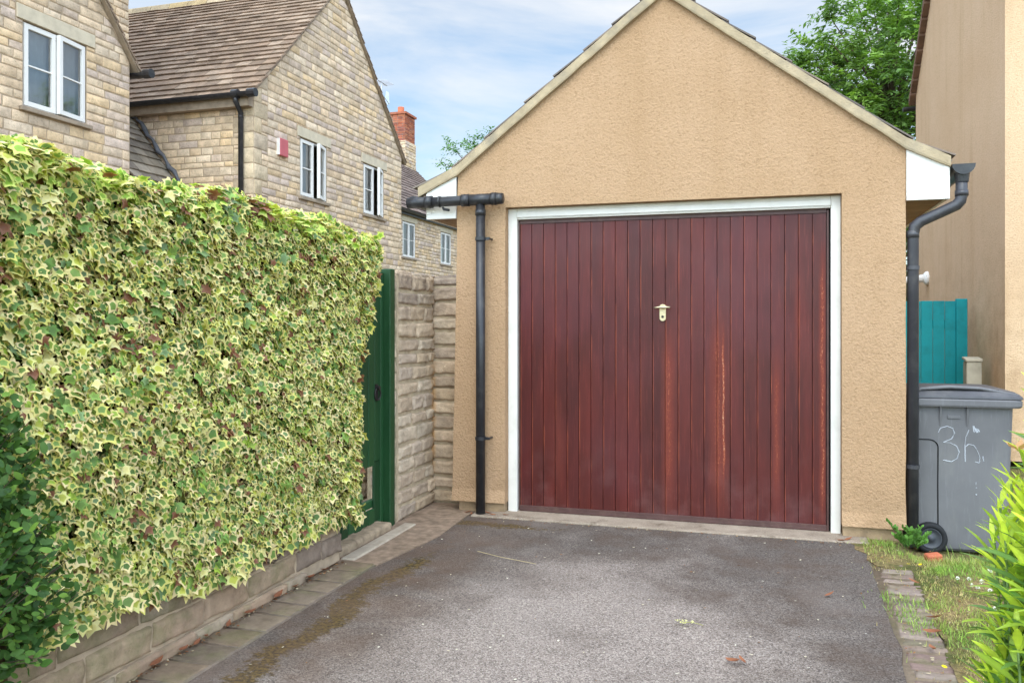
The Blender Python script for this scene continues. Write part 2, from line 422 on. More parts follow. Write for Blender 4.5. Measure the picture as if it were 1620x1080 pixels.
# ------------------------------------------------------------------ mesh builder
class MB:
    def __init__(s): s.v = []; s.f = []; s.c = []
    def add(s, vs, fs, col=(1, 1, 1)):
        b = len(s.v)
        s.v += [tuple(x) for x in vs]
        s.f += [tuple(b + i for i in f) for f in fs]
        if isinstance(col, list): s.c += col
        else: s.c += [col] * len(vs)
    def quad(s, a, b, c, d, col=(1, 1, 1)): s.add([a, b, c, d], [(0, 1, 2, 3)], col)
    def box(s, x0, x1, y0, y1, z0, z1, col=(1, 1, 1)):
        s.obox((0, 0, 0), (1, 0, 0), (0, 1, 0), (0, 0, 1), x0, x1, y0, y1, z0, z1, col)
    def obox(s, o, U, V, N, u0, u1, v0, v1, n0, n1, col=(1, 1, 1)):
        o, U, V, N = Vector(o), Vector(U), Vector(V), Vector(N)
        p = [o + U * u + V * v + N * n for n in (n0, n1) for v in (v0, v1) for u in (u0, u1)]
        fs = [(0, 2, 3, 1), (4, 5, 7, 6), (0, 1, 5, 4), (2, 6, 7, 3), (0, 4, 6, 2), (1, 3, 7, 5)]
        if U.cross(V).dot(N) < 0: fs = [f[::-1] for f in fs]
        s.add(p, fs, col)
    def prism(s, pts, d, col=(1, 1, 1)):      # pts: planar polygon, d: extrusion vector
        d = Vector(d); pts = [Vector(p) for p in pts]; n = len(pts)
        nrm = Vector((0, 0, 0))
        for i in range(n): nrm += pts[i].cross(pts[(i + 1) % n])
        vs = pts + [p + d for p in pts]
        fs = [tuple(range(n))[::-1], tuple(range(n, 2 * n))] + [(i, (i + 1) % n, n + (i + 1) % n, n + i) for i in range(n)]
        if nrm.dot(d) < 0: fs = [f[::-1] for f in fs]
        s.add(vs, fs, col)
    def tube(s, path, r, seg=12, col=(1, 1, 1), caps=True, arc=None):
        path = [Vector(p) for p in path]; n = len(path)
        rr = r if isinstance(r, (list, tuple)) else [r] * n
        up = None; rings = []
        for i, p in enumerate(path):
            if i == 0: d = path[1] - p
            elif i == n - 1: d = p - path[i - 1]
            else: d = (path[i + 1] - p).normalized() + (p - path[i - 1]).normalized()
            d.normalize()
            if up is None:
                up = Vector((0, 0, 1)) if abs(d.z) < .9 else Vector((1, 0, 0))
            a = d.cross(up).normalized(); b = a.cross(d).normalized(); up = b
            k = 1.0
            if 0 < i < n - 1:
                cs = (path[i + 1] - p).normalized().dot((p - path[i - 1]).normalized())
                k = 1 / max(.6, math.sqrt(max(.1, (1 + cs) / 2)))
            rings.append([p + (a * math.cos(t) + b * math.sin(t)) * rr[i] * (k if k < 1.3 else 1.3) for t in [2 * math.pi * j / seg for j in range(seg)]])
        vs = [v for ring in rings for v in ring]; fs = []
        for i in range(n - 1):
            for j in range(seg):
                a, b = i * seg + j, i * seg + (j + 1) % seg
                fs.append((a, b, b + seg, a + seg))
        if caps:
            fs.append(tuple(range(seg))[::-1]); fs.append(tuple((n - 1) * seg + j for j in range(seg)))
        s.add(vs, fs, col)
    def trough(s, p0, p1, r, wall=0.004, seg=10, ends=(True, True), col=(1, 1, 1)):   # half-round gutter, open on top
        p0, p1 = Vector(p0), Vector(p1); d = (p1 - p0).normalized(); a = d.cross(Vector((0, 0, 1))).normalized(); z = Vector((0, 0, 1))
        def ring(p, rad): return [p + a * math.cos(t) * rad - z * math.sin(t) * rad for t in [math.pi * j / seg for j in range(seg + 1)]]
        A, B, C, D = ring(p0, r), ring(p1, r), ring(p0, r - wall), ring(p1, r - wall)
        m = seg + 1; vs = A + B + C + D; fs = []
        for j in range(seg):
            fs.append((j, m + j, m + j + 1, j + 1)); fs.append((2 * m + j, 2 * m + j + 1, 3 * m + j + 1, 3 * m + j))
        for j in (0, seg):
            fs.append((j, 2 * m + j, 3 * m + j, m + j))
        if ends[0]: fs.append(tuple(range(m)))
        if ends[1]: fs.append(tuple(range(m, 2 * m))[::-1])
        s.add(vs, fs, col)
    def stones(s, o, U, N, W, H, rnd, pal, V=(0, 0, 1), course=(.09, .14), length=(.18, .4), d=.015, gap=.010, grid=3, rough=.002,
               top=None, holes=(), quoins=(), jit=1.0, z0=0.0):
        o, U, V, N = Vector(o), Vector(U), Vector(V), Vector(N)
        qr = []
        v = z0; k = 0
        for side in quoins:                                  # side: 0 left end, 1 right end
            v = z0; k = side[1]
            side = side[0]
            while v < H - .05:
                hgt = side_h = 0.235
                w = .36 if k % 2 == 0 else .20
                qr.append((0, w, v, min(v + hgt, H)) if side == 0 else (W - w, W, v, min(v + hgt, H)))
                v += hgt; k += 1
        blocks = list(holes) + qr
        rects = [(a, b, c, e, True) for a, b, c, e in qr]
        v = z0
        while v < H:
            ch = rnd.uniform(*course); v1 = min(v + ch, H)
            if H - v1 < .05: v1 = H
            segs = [(0, W)]
            cuts = sorted(set([0, W] + [x for b in blocks if b[2] < v1 and b[3] > v for x in (max(0, b[0]), min(W, b[1]))]))
            for a, b in zip(cuts[:-1], cuts[1:]):
                if b - a < .01: continue
                mid = (a + b) / 2
                ov = [q for q in blocks if q[0] < mid < q[1] and q[2] < v1 and q[3] > v]
                spans = [(v, v1)]
                for q in ov:
                    ns = []
                    for c0, c1 in spans:
                        if q[2] > c0: ns.append((c0, min(c1, q[2])))
                        if q[3] < c1: ns.append((max(c0, q[3]), c1))
                    spans = [x for x in ns if x[1] - x[0] > .025]
                for c0, c1 in spans:
                    u = a
                    while u < b - 1e-4:
                        L = rnd.uniform(*length); u1 = u + L
                        if b - u1 < length[0] * .5: u1 = b
                        rects.append((u, min(u1, b), c0, c1, False)); u = min(u1, b)
            v = v1
        for a, b, c, e, q in rects:
            mu = (a + b) / 2
            if top and c > top(mu) - .02: continue
            if b - a < 2.2 * gap or e - c < 2.2 * gap: continue
            col = rnd.choice(pal); kk = rnd.uniform(.86, 1.10)
            if q: col = tuple(x * .5 + y * .5 for x, y in zip(col, (.52, .41, .25))); kk = rnd.uniform(.92, 1.1)
            col = tuple(x * kk for x in col)
            g = gap * .5
            j = lambda: rnd.uniform(-.5, .6) * gap * jit
            cor = [(a + g + j(), c + g + j()), (b - g + j(), c + g + j()), (b - g + j(), e - g + j()), (a + g + j(), e - g + j())]
            dd = d * rnd.uniform(.6, 1.25) * (1.15 if q else 1)
            bev = min(.011 if grid <= 3 else .016, (b - a) * .3, (e - c) * .3)
            def params(L, n):
                t = [0, bev * .35 / L, bev / L]; inner = [bev / L + (1 - 2 * bev / L) * i / (n - 1) for i in range(1, n - 1)] if n > 2 else []
                return t + inner + [1 - bev / L, 1 - bev * .35 / L, 1]
            su = params(b - a, grid if grid > 2 else 2); sv = params(e - c, max(2, grid - 1))
            sx, sy = rnd.uniform(-50, 50), rnd.uniform(-50, 50)
            vs = []
            for t in sv:
                for r_ in su:
                    pu = (cor[0][0] * (1 - r_) + cor[1][0] * r_) * (1 - t) + (cor[3][0] * (1 - r_) + cor[2][0] * r_) * t
                    pv = (cor[0][1] * (1 - r_) + cor[1][1] * r_) * (1 - t) + (cor[3][1] * (1 - r_) + cor[2][1] * r_) * t
                    eu = min(r_, 1 - r_) * (b - a); ev = min(t, 1 - t) * (e - c)
                    em = min(eu, ev)
                    hh = -0.006 if em <= 1e-6 else dd * min(1.0, (em / bev) ** .5 if bev > 0 else 1) + rough * noise.noise(Vector((pu * 22 + sx, pv * 22 + sy, 0)))
                    if em <= 1e-6 or grid > 3:
                        pu += rough * .8 * noise.noise(Vector((pu * 30 + sy, pv * 30, 3)))
                        pv += rough * .8 * noise.noise(Vector((pu * 30, pv * 30 + sx, 7)))
                    if top: pv = min(pv, top(pu))
                    vs.append(o + U * pu + V * pv + N * hh)
            nu, nv = len(su), len(sv)
            flip = U.cross(V).dot(N) < 0
            fs = []
            for y in range(nv - 1):
                for x in range(nu - 1):
                    f = (y * nu + x, y * nu + x + 1, (y + 1) * nu + x + 1, (y + 1) * nu + x)
                    fs.append(f[::-1] if flip else f)
            s.add(vs, fs, col)
    def tiles(s, o, U, V, N, W, L, rnd, pal, expo=(.13, .17), width=(.16, .3), th=.022, lip=.028):
        o, U, V, N = Vector(o), Vector(U).normalized(), Vector(V).normalized(), Vector(N).normalized()
        v = 0
        while v < L:
            ex = rnd.uniform(*expo) * (1.25 - .45 * v / L)
            v1 = min(L, v + ex)
            u = -rnd.uniform(0, .1)
            while u < W:
                w = rnd.uniform(*width); a, b = max(0, u), min(W, u + w)
                if b - a > .03:
                    col = rnd.choice(pal); k = rnd.uniform(.78, 1.18); col = tuple(x * k for x in col)
                    jn = rnd.uniform(0, .006); jv = rnd.uniform(-.012, .006)
                    vv0, vv1 = v + jv, min(L, v1 + .03)
                    n0 = lip + jn + rnd.uniform(-.002, .002)
                    p = [o + U * (a + .003) + V * vv0 + N * (n0 - th), o + U * (b - .003) + V * vv0 + N * (n0 - th),
                         o + U * (b - .003) + V * vv1 + N * (-th), o + U * (a + .003) + V * vv1 + N * (-th)]
                    q = [o + U * (a + .003) + V * vv0 + N * n0, o + U * (b - .003) + V * vv0 + N * (n0 + rnd.uniform(-.003, .003)),
                         o + U * (b - .003) + V * vv1 + N * .001, o + U * (a + .003) + V * vv1 + N * .001]
                    fs = [(0, 3, 2, 1), (4, 5, 6, 7), (0, 1, 5, 4), (1, 2, 6, 5), (2, 3, 7, 6), (3, 0, 4, 7)]
                    if U.cross(V).dot(N) < 0: fs = [f[::-1] for f in fs]
                    s.add(p + q, fs, col)
                u += w
            v = v1
    def build(s, name, mat, parent=None, smooth=False, bevel=0.0, kind=None, seg=2):
        me = bpy.data.meshes.new(name)
        me.from_pydata(s.v, [], s.f)
        ca = me.color_attributes.new('col', 'FLOAT_COLOR', 'POINT')
        arr = np.ones((len(s.v), 4), dtype=np.float32); arr[:, :3] = np.array(s.c, dtype=np.float32).reshape(-1, 3)
        ca.data.foreach_set('color', arr.ravel())
        me.materials.append(M[mat] if isinstance(mat, str) else mat)
        if smooth: me.polygons.foreach_set('use_smooth', [True] * len(me.polygons))
        me.update()
        o = bpy.data.objects.new(name, me)
        COL.objects.link(o)
        if parent is not None: attach(o, parent)
        if bevel:
            b = o.modifiers.new('b', 'BEVEL'); b.width = bevel; b.segments = seg; b.limit_method = 'ANGLE'; b.angle_limit = R(40)
        if kind: o['kind'] = kind
        return o

def wmat(o):
    m = Matrix.Translation(o.location) @ o.rotation_euler.to_matrix().to_4x4()
    return m if o.parent is None else wmat(o.parent) @ o.matrix_parent_inverse @ m
def attach(o, parent):
    o.parent = parent
    o.matrix_parent_inverse = wmat(parent).inverted()

def thing(name, label, cat, loc=(0, 0, 0), group=None):
    o = bpy.data.objects.new(name, None); COL.objects.link(o)
    o.location = loc; o.empty_display_size = .1
    o['label'] = label; o['category'] = cat
    if group: o['group'] = group
    return o
def tag(o, label, cat, group=None):
    o['label'] = label; o['category'] = cat
    if group: o['group'] = group
    return o

# fast instancing of a template into ONE mesh
def scatter(name, tv, tf, pos, rot, scl, tcol_fn, mat, parent=None, smooth=False):
    """tv (n,3); tf list of polygons; pos (k,3); rot (k,3,3); scl (k,) or (k,3); tcol_fn -> (k,n,3)"""
    tv = np.asarray(tv, dtype=np.float64); k = len(pos); n = len(tv)
    scl = np.asarray(scl)
    if scl.ndim == 1: scl = scl[:, None].repeat(3, 1)
    V = np.einsum('kij,knj->kni', rot, tv[None] * scl[:, None, :]) + pos[:, None, :]
    me = bpy.data.meshes.new(name)
    me.vertices.add(k * n); me.vertices.foreach_set('co', V.astype(np.float32).ravel())
    loops = np.concatenate([np.array(f) for f in tf]); lens = np.array([len(f) for f in tf])
    L = (loops[None, :] + (np.arange(k) * n)[:, None]).ravel()
    lt = np.tile(lens, k); ls = np.concatenate([[0], np.cumsum(lt)[:-1]])
    me.loops.add(len(L)); me.loops.foreach_set('vertex_index', L.astype(np.int32))
    me.polygons.add(len(lt)); me.polygons.foreach_set('loop_start', ls.astype(np.int32)); me.polygons.foreach_set('loop_total', lt.astype(np.int32))
    if smooth: me.polygons.foreach_set('use_smooth', np.ones(len(lt), dtype=bool))
    me.update(calc_edges=True)
    ca = me.color_attributes.new('col', 'FLOAT_COLOR', 'POINT')
    c = np.ones((k, n, 4), dtype=np.float32); c[..., :3] = tcol_fn
    ca.data.foreach_set('color', c.ravel())
    me.materials.append(M[mat])
    o = bpy.data.objects.new(name, me); COL.objects.link(o)
    if parent is not None: attach(o, parent)
    return o

def frames(tip, nrm):
    """rotation matrices with y = tip direction, z ~ normal"""
    y = tip / np.linalg.norm(tip, axis=1, keepdims=True)
    x = np.cross(y, nrm); x /= np.linalg.norm(x, axis=1, keepdims=True) + 1e-9
    z = np.cross(x, y)
    return np.stack([x, y, z], axis=2)

rs = np.random.RandomState(7)

# ------------------------------------------------------------------ ground and paving
g = MB(); g.quad((-400, -400, -.13), (400, -400, -.13), (400, 500, -.13), (-400, 500, -.13)); g.build('ground', 'earth_lawn', kind='structure')

g = MB()
nx, ny = 30, 60
X0, X1, Y0, Y1 = -2.09, .60, -5.0, 5.52
vs = []
for j in range(ny + 1):
    for i in range(nx + 1):
        x = X0 + (X1 - X0) * i / nx; y = Y0 + (Y1 - Y0) * j / ny
        x += (i / nx) * (-.05 + (y - 4.2) * .046) - .0 if i > nx * .5 else 0
        if i == nx: x += .05 * noise.noise(Vector((0, y * 2.5, 4))) + .02 * noise.noise(Vector((0, y * 11, 4)))
        if i == 0: x += .012 * noise.noise(Vector((0, y * 6, 9)))
        vs.append((x, y, .006 * noise.noise(Vector((x * 1.3, y * 1.3, 0)))))
g.add(vs, [(j * (nx + 1) + i, j * (nx + 1) + i + 1, (j + 1) * (nx + 1) + i + 1, (j + 1) * (nx + 1) + i) for j in range(ny) for i in range(nx)])
g.build('driveway', 'tarmac', smooth=True, kind='structure')

g = MB(); g.box(-1.98, .62, 5.49, 5.80, -.05, .012); g.build('garage_threshold', 'old_concrete', kind='structure', bevel=.01)
g = MB()
g.prism([(-2.34, 4.20, .004), (-2.08, 4.22, .004), (-1.98, 4.9, .004), (-2.0, 5.45, .008), (-1.98, 5.9, .008), (-2.5, 6.0, .008), (-2.42, 5.2, .004)], (0, 0, -.05))
g.build('path', 'brown_concrete', kind='structure')
g = MB(); g.quad((-6, 3.9, -.005), (-2.52, 3.9, -.005), (-2.52, 10.0, -.005), (-6, 10.0, -.005)); g.build('gravel_path', 'gravel', kind='structure')
PALP = [(.215, .155, .105), (.24, .175, .12), (.185, .14, .10), (.22, .165, .115)]
rnd = random.Random(3)
g = MB()
g.stones((-2.315, -2.0, .0), (0, 1, 0), (0, 0, 1), 6.25, .225, rnd, PALP, V=(1, 0, 0), course=(.215, .225), length=(.14, .20), d=.007, gap=.005, grid=5, rough=.004, jit=1.5)
g.box(-2.32, -2.085, -2.0, 4.22, -.05, .003, (.24, .185, .14))
g.build('brick_edging', 'paver', kind='structure', smooth=True)
g = MB()
g.stones((.33, -1.0, -.006), (.046, 1, 0), (0, 0, 1), 6.1, .19, rnd, [(.22, .16, .125), (.25, .19, .155), (.165, .125, .10), (.22, .15, .125)], V=(1, 0, 0), course=(.185, .19), length=(.075, .105), d=.010, gap=.012, grid=5, rough=.008, jit=1.8)
g.prism([(.28, -1, -.002), (.60, -1, -.002), (.90, 5.1, -.002), (.58, 5.1, -.002)], (0, 0, -.05), (.30, .23, .16))
g.build('brick_verge', 'paver', kind='structure', smooth=True)
def gz(x, y):      # the ground falls away behind the garage corner
    a = min(1, max(0, (y - 5.0) / .65)); b = min(1, max(0, (x - .74) / .16)); return -.085 * a * a * (3 - 2 * a) * b
g = MB(); vs = []
nx, ny = 60, 140
for j in range(ny + 1):
    for i in range(nx + 1):
        y = -3 + 14 * j / ny; x = .77 + (y - 5) * .046 * (1 - i / nx) + 6.2 * (i / nx) ** 1.6
        if i == 0: x += .03 * noise.noise(Vector((0, y * 5, 2)))
        vs.append((x, y, gz(x, y) + .006 + .012 * noise.noise(Vector((x * 3, y * 3, 0)))))
g.add(vs, [(j * (nx + 1) + i, j * (nx + 1) + i + 1, (j + 1) * (nx + 1) + i + 1, (j + 1) * (nx + 1) + i) for j in range(ny) for i in range(nx)])
g.build('lawn', 'lawn_soil', smooth=True, kind='structure')
g = MB(); g.prism([(.60, 5.02, .004), (.66, 4.99, .004), (.80, 4.95, .004), (.80, 5.62, .006), (.46, 5.62, .006), (.47, 5.55, .004), (.53, 5.46, .004), (.52, 5.36, .004), (.58, 5.27, .004), (.565, 5.15, .004)], (0, 0, -.05)); g.build('soil_patch', 'lawn_soil', kind='structure')

# ------------------------------------------------------------------ garage
GY = 5.62; GD = 5.4
gar = thing('garage', 'small gabled garage of sand render with dark red door', 'garage', (-.65, GY, 0))
OX0, OX1, OZ = -1.762, .470, 2.18
DY = 5.735
def wl(z): return -2.165 + .045 * min(1, z / 2.4) + .006 * noise.noise(Vector((1, z * 3, 0)))
prof = [(-2.42, 2.285), (-2.12, 2.428), (-.648, 3.567), (.84, 2.437), (1.085, 2.312)]
def under(x):
    for (a, b), (c, d) in zip(prof[:-1], prof[1:]):
        if x <= c: return b + (d - b) * (x - a) / (c - a)
    return prof[-1][1]
g = MB()
def fcell(pts, y=GY): g.add([(p[0], y, p[1]) for p in pts], [tuple(range(len(pts)))])
ZB = .08
nz = 24
for i in range(nz):
    a, b = ZB + (OZ - ZB) * i / nz, ZB + (OZ - ZB) * (i + 1) / nz
    fl = lambda z: GY - .02 * max(0, 1 - (z - ZB) / .07)
    wr = lambda z: .84 + .005 * noise.noise(Vector((5, z * 4, 0)))
    jl = lambda z: OX0 + .004 * noise.noise(Vector((8, z * 3, 0)))
    g.add([(wl(a), fl(a), a), (jl(a), fl(a), a), (jl(b), fl(b), b), (wl(b), fl(b), b)], [(0, 1, 2, 3)])
    g.add([(OX1, fl(a), a), (wr(a), fl(a), a), (wr(b), fl(b), b), (OX1, fl(b), b)], [(0, 1, 2, 3)])
    g.add([(wl(a), fl(a), a), (wl(b), fl(b), b), (wl(b) + .001, GY + GD, b), (wl(a) + .001, GY + GD, a)], [(0, 1, 2, 3)])
    g.add([(wr(a), fl(a), a), (.84, GY + GD, a), (.84, GY + GD, b), (wr(b), fl(b), b)], [(0, 1, 2, 3)])
    g.add([(jl(a), fl(a), a), (jl(a), DY + .03, a), (jl(b), DY + .03, b), (jl(b), fl(b), b)], [(0, 1, 2, 3)])
    g.add([(OX1, fl(a), a), (OX1, fl(b), b), (OX1, DY + .03, b), (OX1, DY + .03, a)], [(0, 1, 2, 3)])
fcell([(wl(OZ), OZ), (.84, OZ), (.84, 2.45), (-.648, 3.58), (-2.12, 2.44)])
g.quad((OX0, GY, OZ), (OX0, DY + .03, OZ), (OX1, DY + .03, OZ), (OX1, GY, OZ))
g.quad((wl(OZ), GY, OZ), (-2.12, GY, 2.44), (-2.12, GY + GD, 2.44), (wl(OZ), GY + GD, OZ))
g.quad((.84, GY, OZ), (.84, GY + GD, OZ), (.84, GY + GD, 2.44), (.84, GY, 2.44))
g.add([(-2.12, GY + GD, 0), (.84, GY + GD, 0), (.84, GY + GD, 2.44), (-.648, GY + GD, 3.58), (-2.12, GY + GD, 2.44)], [(4, 3, 2, 1, 0)])
g.quad((wl(ZB), GY - .02, ZB), (wl(ZB), GY + .03, ZB), (OX0, GY + .03, ZB), (OX0, GY - .02, ZB))
g.quad((OX1, GY - .02, ZB), (OX1, GY + .03, ZB), (.84, GY + .03, ZB), (.84, GY - .02, ZB))
g.build('wall', 'render_sand', gar)
g = MB()
g.box(-2.12, OX0 - .008, GY + .012, GY + .2, -.05, ZB + .02); g.box(OX1 + .006, .825, GY + .012, GY + .2, -.05, ZB + .02)
g.box(.70, .825, GY + .2, GY + GD, -.05, ZB + .02); g.box(-2.12, -2.0, GY + .2, GY + GD, -.05, ZB + .02)
g.build('plinth', 'plinth_stone', gar, bevel=.008)
# crooked verge mortar, one strip per slope piece
g = MB()
def off(i, t): return (prof[i][0], prof[i][1] + t)
steps = []
for (a, b), (c, d) in zip(prof[:-1], prof[1:]):
    n = max(2, int(abs(c - a) / .07))
    for i in range(n): steps.append((a + (c - a) * i / n))
steps.append(prof[-1][0])
low = [(x, under(x) - .006 + .007 * noise.noise(Vector((x * 5, 0, 2))) + .004 * noise.noise(Vector((x * 17, 0, 2)))) for x in steps]
upp = [(x, under(x) + .062 + .005 * noise.noise(Vector((x * 6, 3, 2)))) for x in steps]
vs = []
for (x, z), (x2, z2) in zip(low, upp):
    o1 = .040 + .008 * noise.noise(Vector((x * 4, 9, 0)))
    vs += [(x, GY + .02, z), (x, GY - o1 * .8, z), (x, GY - o1 * .9, z + .012), (x, GY - o1, z2), (x, GY + .02, z2)]
fs = []
for i in range(len(low) - 1):
    for k in range(4): fs.append((i * 5 + k, (i + 1) * 5 + k, (i + 1) * 5 + k + 1, i * 5 + k + 1)[::-1])
fs.append((0, 1, 2, 3, 4)); e = (len(low) - 1) * 5; fs.append((e + 4, e + 3, e + 2, e + 1, e))
g.add(vs, [f[::-1] for f in fs]); g.build('verge', 'verge_mortar', gar)
# tiled roof, with the flatter kick at the eaves
PALR = [(.17, .135, .115), (.20, .155, .125), (.145, .12, .105), (.22, .18, .145)]
g = MB(); rnd = random.Random(11)
for sgn in (-1, 1):
    for i in ((1, 2) if sgn == 1 else ((1, 0)[1:] + (2,))): pass
for (ia, ib) in ((0, 1), (1, 2), (4, 3), (3, 2)):
    (xa, za), (xb, zb) = prof[ia], prof[ib]
    d = Vector((xb - xa, 0, zb - za)); L = d.length; V = d / L
    Nn = Vector((-V.z, 0, V.x)) if V.x > 0 else Vector((V.z, 0, -V.x))
    o = Vector((xa, GY - .040, za)) + Nn * .053
    g.tiles(o, (0, 1, 0), V, Nn, GD + .1, L, rnd, PALR, expo=(.20, .34), width=(.2, .3), th=.010, lip=.016)
g.build('roof', 'roof_tile', gar)
g = MB()
g.tube([(-.648, GY - .05, 3.63), (-.648, GY + GD + .05, 3.63)], .05, 12); g.build('ridge_cap', 'roof_tile', gar, smooth=True)
g = MB()   # roof underside
for (ia, ib) in ((0, 1), (1, 2), (2, 3), (3, 4)):
    (xa, za), (xb, zb) = prof[ia], prof[ib]
    g.quad((xa, GY + .02, za + .055), (xb, GY + .02, zb + .055), (xb, GY + GD, zb + .055), (xa, GY + GD, za + .055))
g.build('roof_deck', 'old_soffit', gar)
# boxed eaves
for nm, xs, zs in (('r', (.842, 1.082), (2.437, 2.314)), ('l', (-2.36, -2.132), (2.312, 2.425))):
    g = MB()
    zb_ = 2.115
    g.prism([(xs[0], GY - .012, zb_), (xs[1], GY - .012, zb_), (xs[1], GY - .012, zs[1] - .004), (xs[0], GY - .012, zs[0] - .004)], (0, .025, 0))
    g.box(xs[0] + .0, xs[1] - .0, GY - .018, GY - .013, zb_, zb_ + .035)
    xc = xs[1] - .035 if nm == 'r' else xs[0]
    g.box(xc, xc + .035, GY - .019, GY - .0125, zb_ + .0355, (2.31 if nm == 'r' else 2.30))
    g.tube([((xs[0] + .055), GY - .020, zb_ + .052), ((xs[0] + .055), GY - .0125, zb_ + .052)], .005, 8, (.3, .3, .3))
    o = g.build('eaves_end_board', 'white_upvc', gar, bevel=.0015)
    g = MB()
    if nm == 'r': g.box(1.060, 1.080, GY + .014, GY + GD, zb_ + .002, 2.36)
    else: g.box(-2.358, -2.338, GY + .014, GY + GD, zb_ + .002, 2.36)
    g.build('fascia_board', 'white_upvc', gar)
    g = MB()
    a, b = (.845, 1.058) if nm == 'r' else (-2.336, -2.13)
    g.box(a, b, GY + .014, GY + GD, zb_ + .006, zb_ + .02)
    g.build('soffit_board', 'old_soffit', gar)
# door frame
g = MB()
g.box(OX0 + .001, -1.695, DY - .05, DY + .03, .0, OZ - .002)
g.build('door_jamb', 'white_paint', gar, bevel=.004)
g = MB()
g.box(.410, OX1 - .001, DY - .05, DY + .03, -.01, OZ - .002)
g.build('door_jamb', 'white_paint', gar, bevel=.004)
g = MB()
g.box(-1.694, .409, DY - .045, DY + .03, 2.10, OZ - .002); g.box(-1.694, .409, DY - .051, DY - .046, 2.108, 2.112)
g.box(-1.694, .409, DY - .056, DY - .0455, 2.114, 2.150)
g.build('door_head', 'white_paint', gar, bevel=.003)
# up-and-over door
door = bpy.data.objects.new('garage_door', None); COL.objects.link(door); door.location = (-.64, DY, 0); attach(door, gar)
door.matrix_parent_inverse = wmat(gar).inverted()
g = MB(); rnd = random.Random(5)
bx0, bx1, nb = -1.682, .386, 24
w = (bx1 - bx0) / nb
for i in range(nb):
    a = bx0 + i * w; k = rnd.uniform(.97, 1.03); yy = DY - .006 - rnd.uniform(0, .0015)
    c = (k * rnd.uniform(.96, 1.04), k, k * rnd.uniform(.94, 1.08))
    e = .0028
    g.add([(a + .0008, yy + .005, .05), (a + e, yy, .05), (a + w - e, yy, .05), (a + w - .001, yy + .005, .05),
           (a + .001, yy + .005, 2.07), (a + e, yy, 2.07), (a + w - e, yy, 2.07), (a + w - .001, yy + .005, 2.07)],
          [(0, 1, 5, 4), (1, 2, 6, 5), (2, 3, 7, 6)], c)
g.quad((bx0, DY + .004, .05), (bx1, DY + .004, .05), (bx1, DY + .004, 2.07), (bx0, DY + .004, 2.07), (.45, .45, .45))
panel = g.build('board_panel', 'door_red', door)
g = MB()
g.box(-1.693, -1.683, DY - .016, DY + .02, .02, 2.09); g.box(.387, .400, DY - .018, DY + .02, .012, 2.09)
g.box(-1.682, .386, DY - .014, DY + .02, 2.071, 2.106); g.box(-1.682, .386, DY - .020, DY + .02, .014, .052)
g.box(-1.682, .386, DY - .024, DY - .0205, .014, .030)
g.build('door_edge_frame', 'brown_frame', door, bevel=.002)
g = MB(); g.box(.4005, .4095, DY - .002, DY + .02, .01, 2.098); g.build('rubber_seal', 'dark_void', door)
g = MB()
hx, hz = -.664, 1.428
pts = [(hx - .022, DY - .022, hz + .045), (hx - .022, DY - .022, hz - .035)]
arc = [(hx + .022 * math.cos(t), DY - .022, hz - .035 - .022 * math.sin(t)) for t in [math.pi * (1 - j / 8) for j in range(9)]]
topa = [(hx + .022 * math.cos(t), DY - .022, hz + .045 + .014 * math.sin(t)) for t in [math.pi * j / 6 for j in range(7)]]
g.prism(arc + topa, (0, .016, 0))
g.build('handle_plate', 'brass', door, bevel=.002)
g = MB()
g.tube([(hx, DY - .02, hz + .038), (hx, DY - .055, hz + .038)], .010, 12)
g.tube([(hx - .053, DY - .053, hz + .035), (hx - .03, DY - .057, hz + .037), (hx, DY - .058, hz + .038), (hx + .03, DY - .057, hz + .038), (hx + .053, DY - .053, hz + .037)], [.006, .0075, .0095, .0075, .0065], 10)
g.build('handle', 'brass', door, smooth=True)
g = MB(); g.tube([(hx, DY - .0255, hz - .026), (hx, DY - .0215, hz - .026)], .009, 14); g.build('keyhole', 'iron', door)
# gutters and downpipes
g = MB()
g.trough((-2.43, GY - .02, 2.262), (-2.43, GY + GD, 2.262), .056)
g.build('side_gutter', 'black_upvc', gar)
g = MB()
gy = GY - .085
g.tube([(-2.475, gy, 2.228), (-2.30, gy, 2.229)], .040, 14); g.tube([(-2.31, gy, 2.228), (-1.79, gy, 2.232)], .036, 14)
g.tube([(-2.335, gy, 2.229), (-2.285, gy, 2.229)], .045, 14); g.tube([(-2.0, gy, 2.230), (-1.83, gy, 2.231)], .0405, 14)
g.tube([(-2.06, gy, 2.230), (-2.00, gy, 2.230)], .044, 14); g.tube([(-1.835, gy, 2.232), (-1.80, gy, 2.232)], .045, 14); g.tube([(-1.80, gy, 2.232), (-1.752, gy, 2.232)], [.043, .037], 14)
g.tube([(-2.43, gy - .01, 2.235), (-2.43, GY + .05, 2.25)], .042, 12)
g.tube([(-2.215, gy + .03, 2.19), (-2.20, gy + .01, 2.175), (-2.16, gy + .02, 2.168)], .009, 8)
g.tube([(-2.235, gy, 2.229), (-2.222, gy, 2.229)], .041, 12)
g.build('front_gutter', 'black_upvc', gar, smooth=True)
g = MB()
px_ = -1.922; py_ = GY - .075
g.tube([(px_, py_, 2.2), (px_, py_, .0)], .0335, 18)
g.tube([(px_, py_, 2.16), (px_, py_, 2.12)], .038, 18)
pipe = g.build('downpipe', 'black_upvc', gar, smooth=True)
for zz in (1.955, .545):
    g = MB(); g.tube([(px_, py_, zz - .012), (px_, py_, zz + .012)], .039, 18)
    g.box(px_ + .035, px_ + .07, py_ - .004, py_ + .004, zz - .010, zz + .010); g.tube([(px_ + .062, py_ - .012, zz), (px_ + .062, py_ + .07, zz)], .008, 8)
    b = g.build('pipe_clip', 'black_upvc', pipe, smooth=False)
g = MB()
g.trough((1.152, GY - .055, 2.318), (1.152, GY + GD, 2.318), .064)
